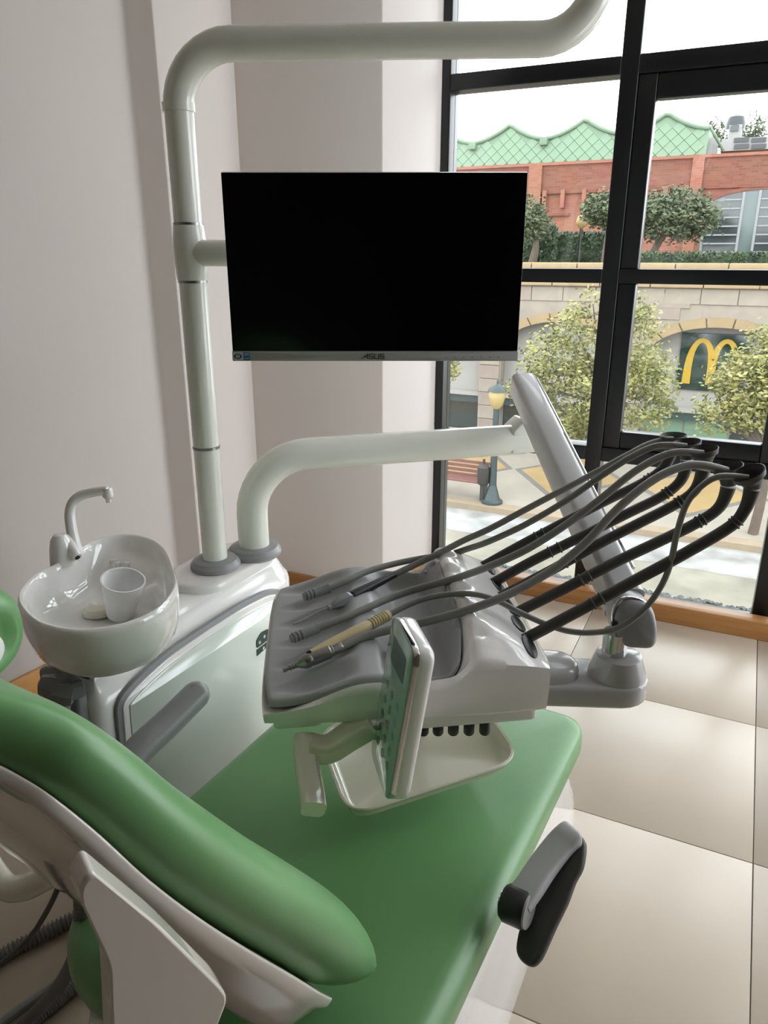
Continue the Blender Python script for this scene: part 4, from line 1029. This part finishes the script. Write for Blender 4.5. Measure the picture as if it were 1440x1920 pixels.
tree((tb.x, Yt, G + .12), [V((tb.x, Yt, G + .12)), V((tb.x + .05, Yt, -2.6)), V((tb.x, Yt, -1.6))],
     [bl_(1040, 680, Yt, .75), bl_(1080, 620, Yt, .55), bl_(1112, 570, Yt, .38, .38, .5), bl_(1000, 720, Yt, .6, .6, .4), bl_(1180, 640, Yt, .75), bl_(1200, 740, Yt, .8), bl_(1090, 740, Yt, .85), bl_(955, 745, Yt, .28), bl_(1100, 800, Yt, .6), bl_(1215, 690, Yt, .55), bl_(1190, 590, Yt, .45)], 11000, .06, 'leaf', 'bushy yellow-green street tree behind the window mullion', 3)
Yt2 = 15.6
tb = ony(1424, 930, Yt2)
tree((tb.x, Yt2, G + .12), [V((tb.x, Yt2, G + .12)), V((tb.x + .05, Yt2, -2.9)), V((tb.x - .02, Yt2, -2.0))],
     [bl_(1405, 720, Yt2, .65), bl_(1440, 670, Yt2, .55), bl_(1350, 765, Yt2, .42, .42, .28), bl_(1420, 770, Yt2, .6, .6, .35), bl_(1490, 720, Yt2, .7), bl_(1340, 800, Yt2, .28, .28, .14), bl_(1390, 800, Yt2, .35, .3, .14), bl_(1365, 725, Yt2, .3, .3, .2)], 7000, .055, 'leaf', 'yellow-green street tree partly covering the green sign', 5)
Yt3 = 17.0
tb = ony(835, 900, Yt3)
tree((tb.x - .6, Yt3, G + .12), [V((tb.x - .6, Yt3, G + .12)), V((tb.x - .6, Yt3, -2.6)), V((tb.x - .5, Yt3, -1.7))],
     [bl_(800, 680, Yt3, .7), bl_(838, 668, Yt3, .32, .3, .22), bl_(838, 700, Yt3, .15), bl_(760, 640, Yt3, .8)], 4000, .06, 'leaf', 'street tree whose leaf tips show below the monitor', 6)
# terrace planting
Y5 = 26.5
def pine(px, py, wdt, hgt, n, label, seed, tx, lean=0):
    p = ony(px, py, Y5); b = ony(tx, 489, Y5)
    return tree((b.x, Y5, .98), [V((b.x, Y5, .98)), V(((b.x + p.x) / 2 - lean, Y5, (1.0 + p.z) / 2)), V((p.x, Y5, p.z - hgt * .4))],
         [(p.x, Y5, p.z, wdt, wdt * .8, hgt), (p.x - wdt * .45, Y5, p.z + .05, wdt * .6, wdt * .5, hgt * .8), (p.x + wdt * .5, Y5, p.z - .1, wdt * .6, wdt * .5, hgt * .75)], n, .085, 'leafdark', label, seed, 'olive trees on the terrace', 'olive_tree', .13)
pine(1262, 405, 1.15, .72, 5200, 'broad olive-green tree before the brick wall right of the mullion', 11, 1212)
pine(1145, 395, .75, .55, 3600, 'olive-green tree beside the small globe lamp', 12, 1134)
p = ony(985, 430, Y5); b = ony(997, 489, Y5)
tree((b.x, Y5, .98), [V((b.x, Y5, .98)), V((b.x + .1, Y5, 1.5)), V((b.x + .12, Y5, 1.9))], [(p.x - .1, Y5, p.z + .5, .55, .5, .6), (b.x + .1, Y5, p.z + .1, .48, .4, .45)], 2600, .085, 'leafdark', 'gnarled olive tree at the right edge of the monitor', 13, 'olive trees on the terrace', 'olive_tree', .16)
def hedge(name, x0, x1, y0, y1, z0, z1, n, label, size=.08, m='hedge'):
    rnd = random.Random(len(label)); vs, fs = [], []
    for k in range(n):
        pt = V((rnd.uniform(x0, x1), rnd.uniform(y0, y1), z0 + (z1 - z0) * rnd.random() ** .7 * rnd.uniform(.9, 1.08)))
        e = V((rnd.gauss(0, 1), rnd.gauss(0, 1), rnd.gauss(0, 1))).normalized(); f = e.orthogonal().normalized(); s = size * rnd.uniform(.6, 1.3)
        k0 = len(vs); vs += [pt - e * s, pt + f * s * .6, pt + e * s, pt - f * s * .6]; fs.append([k0, k0 + 1, k0 + 2, k0 + 3])
    g = join((vs, fs), bx(x0 + .1, x1 - .1, y0 + .1, y1 - .1, z0, z1 - .12))
    o = cobj(name, g, m, label, 'hedge'); o['kind'] = 'stuff'; return o
a, b = ony(975, 489, 28.5), ony(1140, 437, 28.5)
hedge('hedge', a.x, b.x + .3, 28.5, 29.5, .98, b.z, 6000, 'dark clipped hedge in front of the brick wall')
a, b = ony(1020, 489, 27.5), ony(1036, 425, 27.5)
hedge('shrub', a.x - .1, b.x + .1, 27.3, 27.9, .98, b.z, 1200, 'upright green shrub beside the gnarled olive tree')
a, b = ony(1195, 487, 24.0), ony(1480, 474, 24.0)
hedge('low_hedge', a.x, b.x + 3, 24.0, 24.5, .98, b.z + .02, 5000, 'low trimmed hedge along the terrace edge', .05)
q = ony(1085, 489, 28.0)
gl_ = thing('globe_lamp', (q.x, 28.0, .98), 'small globe garden lamp before the brick wall', 'lamp')
zt = ony(1087, 415, 28.0).z
obj('post', lathe([(.05, 0), (.05, zt - .98 - .2)], V((q.x, 28, .98)), n=10), 'black', gl_)
obj('globe', lathe([(.06, -.24), (.15, -.16), (.2, 0), (.15, .16), (.02, .22)], V((q.x, 28, zt)), n=16), 'lantern', gl_)
# brick building with scalloped green roof
YB = 36.0
bk = thing('brick_building', (-7, YB, .98), 'red brick hall with pale green scalloped roof beyond the terrace', 'building')
obj('wall', bx(-24, 6, YB, YB + 8, .9, 5.0), 'brick', bk)
ZE = 5.2
obj('upper_band', bx(-24, 6, YB - .14, YB + .5, 3.95, ZE - .08), 'brick_dark', bk)
obj('brick_coping', bx(-24, 6, YB - .22, YB + .5, ZE - .08, ZE + .04), 'brick', bk)
for px in (1024, 1058, 1098, 1127, 1250, 1288):
    a = ony(px, 352, YB); obj('brick_rib', bx(a.x - .09, a.x + .09, YB - .26, YB + .1, 3.35, 4.1), 'brick', bk)
a, b = ony(1028, 402, YB), ony(1068, 402, YB); obj('brick_ledge', bx(a.x, b.x, YB - .12, YB + .1, a.z - .08, a.z + .04), 'brick_dark', bk)
a = ony(1008, 330, YB); obj('pilaster', bx(a.x - .35, a.x + .25, YB - .26, YB + .2, .95, ZE - .08), 'brick', bk)
a = ony(1310, 320, YB); obj('pilaster', bx(a.x - .25, a.x + .2, YB - .24, YB + .2, .95, ZE - .08), 'brick', bk)
# big arched window with aluminium bars
a, b = ony(1313, 473, YB), ony(1385, 358, YB)
wx0, wz0, wzt = a.x, a.z, b.z; wc = wx0 + 2.15; whw = 2.15; zspr = wzt - .75
arc = [(wc + whw * math.cos(t_), zspr + .75 * math.sin(t_)) for t_ in [math.pi * i / 16 for i in range(17)]]
owin = [(wx0, wz0), (wx0 + 2 * whw, wz0)] + arc
yfr = lambda d: (V((0, YB - d, 0)), V((1, 0, 0)), V((0, 0, 1)), V((0, -1, 0)))
aw = obj('arched_window', slab([(wc + (x - wc) * 1.03, wz0 + (z - wz0) * 1.03) for x, z in owin], yfr(0), -.05, .04), 'slat', bk)
obj('arch_surround', slab([(wc + (x - wc) * 1.10, z + .16) for x, z in arc] + [(wc + (x - wc) * 1.03, z + .03) for x, z in arc[::-1]], yfr(0), -.02, .12), 'brick_dark', bk)
def zlim(x): d = abs(x - wc) / whw; return zspr + .75 * math.sqrt(max(0, 1 - d * d))
c0, c1_ = wx0 + 1.38, wx0 + 1.98
obj('teal_column', slab([(c0, wz0), (c1_, wz0), (c1_, zlim(c1_) - .04), (c0, zlim(c0) - .04)], yfr(.05), -.02, .03), 'winteal', aw)
for xx in (c0, c1_): obj('window_mullion', bx(xx - .05, xx + .05, YB - .16, YB - .04, wz0, zlim(xx)), 'slat', aw)
nrow = 7; hrow = (wzt - wz0) / nrow
for r_ in range(nrow):
    z0_, z1_ = wz0 + r_ * hrow + .035, wz0 + (r_ + 1) * hrow - .035
    for xa, xb in ((wx0 + .05, c0 - .06), (c1_ + .06, wx0 + 2 * whw - .05)):
        while zlim(xa) < z0_ + .1 and xa < xb: xa += .08
        while zlim(xb) < z0_ + .1 and xa < xb: xb -= .08
        if xb - xa < .2: continue
        n_ = 6; tp = [(xa + (xb - xa) * i / n_, min(z1_, zlim(xa + (xb - xa) * i / n_) - .02)) for i in range(n_ + 1)]
        obj('window_pane', slab([(xa, z0_), (xb, z0_)] + tp[::-1], yfr(.05), -.02, .02), 'winglass', aw)
        obj('window_bar', bx(xa, xb, YB - .14, YB - .04, z0_ - .06, z0_), 'slat', aw)
# roof
peaks = [-18.1, -14.72, -11.33, -7.93, -4.52]; XE = -2.8
def roofz(x):
    d = min(abs(x - p_) for p_ in peaks) / 1.70; d = min(1, d); return 6.29 + .70 * (1 - d) ** 1.75
nxr = 170; xs = [-19.8 + (XE + 19.8) * i / nxr for i in range(nxr + 1)]
slope = lambda z: YB + .1 + (z - ZE) * .30
vs, fs = [], []
for x in xs:
    zt = roofz(x); vs += [V((x, slope(ZE), ZE)), V((x, slope(zt), zt)), V((x, YB + 7, zt)), V((x, YB + 7, ZE))]
for i in range(nxr):
    a, b = 4 * i, 4 * i + 4; fs += [[a, b, b + 1, a + 1], [a + 1, b + 1, b + 2, a + 2], [a + 2, b + 2, b + 3, a + 3]]
fs += [[0, 1, 2, 3], [4 * nxr, 4 * nxr + 3, 4 * nxr + 2, 4 * nxr + 1]]
rf = obj('roof', (vs, fs), 'roofgreen2', bk, angle=20)
dd = .27
zdir = V((0, .30, 1)).normalized(); rn_ = V((0, -1, .30)).normalized()
c0_ = V((-8, slope(5.6), 5.6))
src = obj('roof_panel', slab([(-dd + .008, 0), (0, -dd + .008), (dd - .008, 0), (0, dd - .008)], (c0_, V((1, 0, 0)), zdir, rn_), -.005, .035, .008, 1, er0=.001), 'roofgreen', rf, origin=c0_)
cnt = 0
for r_ in range(0, 9):
    for k in range(-52, 0):
        x = -2.9 + (k + .5 * (r_ % 2)) * 2 * dd; z = ZE + .14 + r_ * dd * .96
        if -14.6 < x < XE - .28 and z + dd * .55 < roofz(x) - .02 and z + .1 < roofz(x - dd * .8) and z + .1 < roofz(x + dd * .8) and cnt < 290:
            inst('roof_panel', src, (x, slope(z), z), rf); cnt += 1
bpy.data.objects.remove(src)
obj('ridge_cap', tube([V((x, slope(roofz(x)) - .05, roofz(x))) for x in xs[::2]], .085, 8), 'roofgreen2', rf)
for vx in (-16.4, -13.0, -9.63, -6.22): obj('valley_bracket', bx(vx - .17, vx + .17, YB + .1, YB + .6, 6.0, 6.26, er=.02), 'roofgreen2', rf)
obj('gable_edge', tube([V((XE, slope(6.35), 6.35)), V((XE + .25, slope(6.0) + .2, 6.0)), V((XE + .62, YB + 1.0, 5.45))], .06, 8), 'roofgreen2', rf)
# rooftop plant
def rt_box(x0p, y0p, x1p, y1p, Y, d): a, b = ony(x0p, y1p, Y), ony(x1p, y0p, Y); return bx(a.x, b.x, Y, Y + d, a.z, b.z)
ru = thing('rooftop_unit', ony(1325, 285, 37), 'small white plant box at the end of the green roof', 'rooftop unit')
obj('case', rt_box(1311, 272, 1345, 291, 37, .6), 'roofwhite', ru); obj('duct', rt_box(1322, 258, 1350, 275, 37.4, .5), 'roofwhite', ru)
lu = thing('louvre_housing', ony(1400, 270, 37.5), 'white roof housing with dark louvre panels on the brick parapet', 'rooftop unit')
obj('housing', rt_box(1350, 254, 1470, 284, 37.5, 1.5), 'roofwhite', lu)
for k in range(2):
    for j in range(2): obj('louvre', rt_box(1376 + 32 * k, 257 + 12 * j, 1405 + 32 * k, 267 + 12 * j, 37.42, .1), 'solar', lu)
tw = thing('turret', ony(1380, 250, 40), 'white turret with dark rounded cap on the far roofs', 'turret')
obj('shaft', rt_box(1364, 233, 1392, 262, 40, 1), 'roofwhite', tw)
a = ony(1378, 236, 40); obj('cap', lathe([(.42, -.15), (.42, .10), (.34, .35), (.15, .48), (.01, .5)], V((a.x, 40.4, a.z + .05)), n=16), 'solar', tw)
obj('opening', rt_box(1369, 234, 1386, 246, 39.93, .1), 'winglass', tw)
for (x, y, w_, n_, lb_) in ((1344, 242, .42, 450, 'small tree on the far roofs left of the turret'), (1408, 238, .6, 800, 'small tree on the far roofs right of the turret')):
    p = ony(x, y, 44); tree((p.x, 44, p.z - 1.5), [V((p.x, 44, p.z - 1.5)), V((p.x, 44, p.z - .8)), V((p.x, 44, p.z - .3))], [(p.x, 44, p.z, w_, w_, w_ * .9), (p.x + .1, 44, p.z - .5, w_ * 1.1, w_, w_ * .7)], n_, .1, 'leafdark', lb_, int(x), 'trees on the far roofs')
p = ony(1380, 262, 42); o = obj('far_roof', bx(p.x - 6, p.x + 6, 41, 46, 4.8, p.z - .9), 'roofwhite'); tag(o, 'flat pale roof far behind the brick parapet', 'roof')
an = ony(915, 250, 40)
am = thing('antenna_mast', (an.x, 40, 6.0), 'thin antenna masts behind the green roof', 'antenna')
for k in range(4): obj('mast', lathe([(.02, 0), (.02, 1.05 + .12 * (k % 2))], V((an.x - .35 + .25 * k, 40, 6.0)), n=6), 'solar', am)
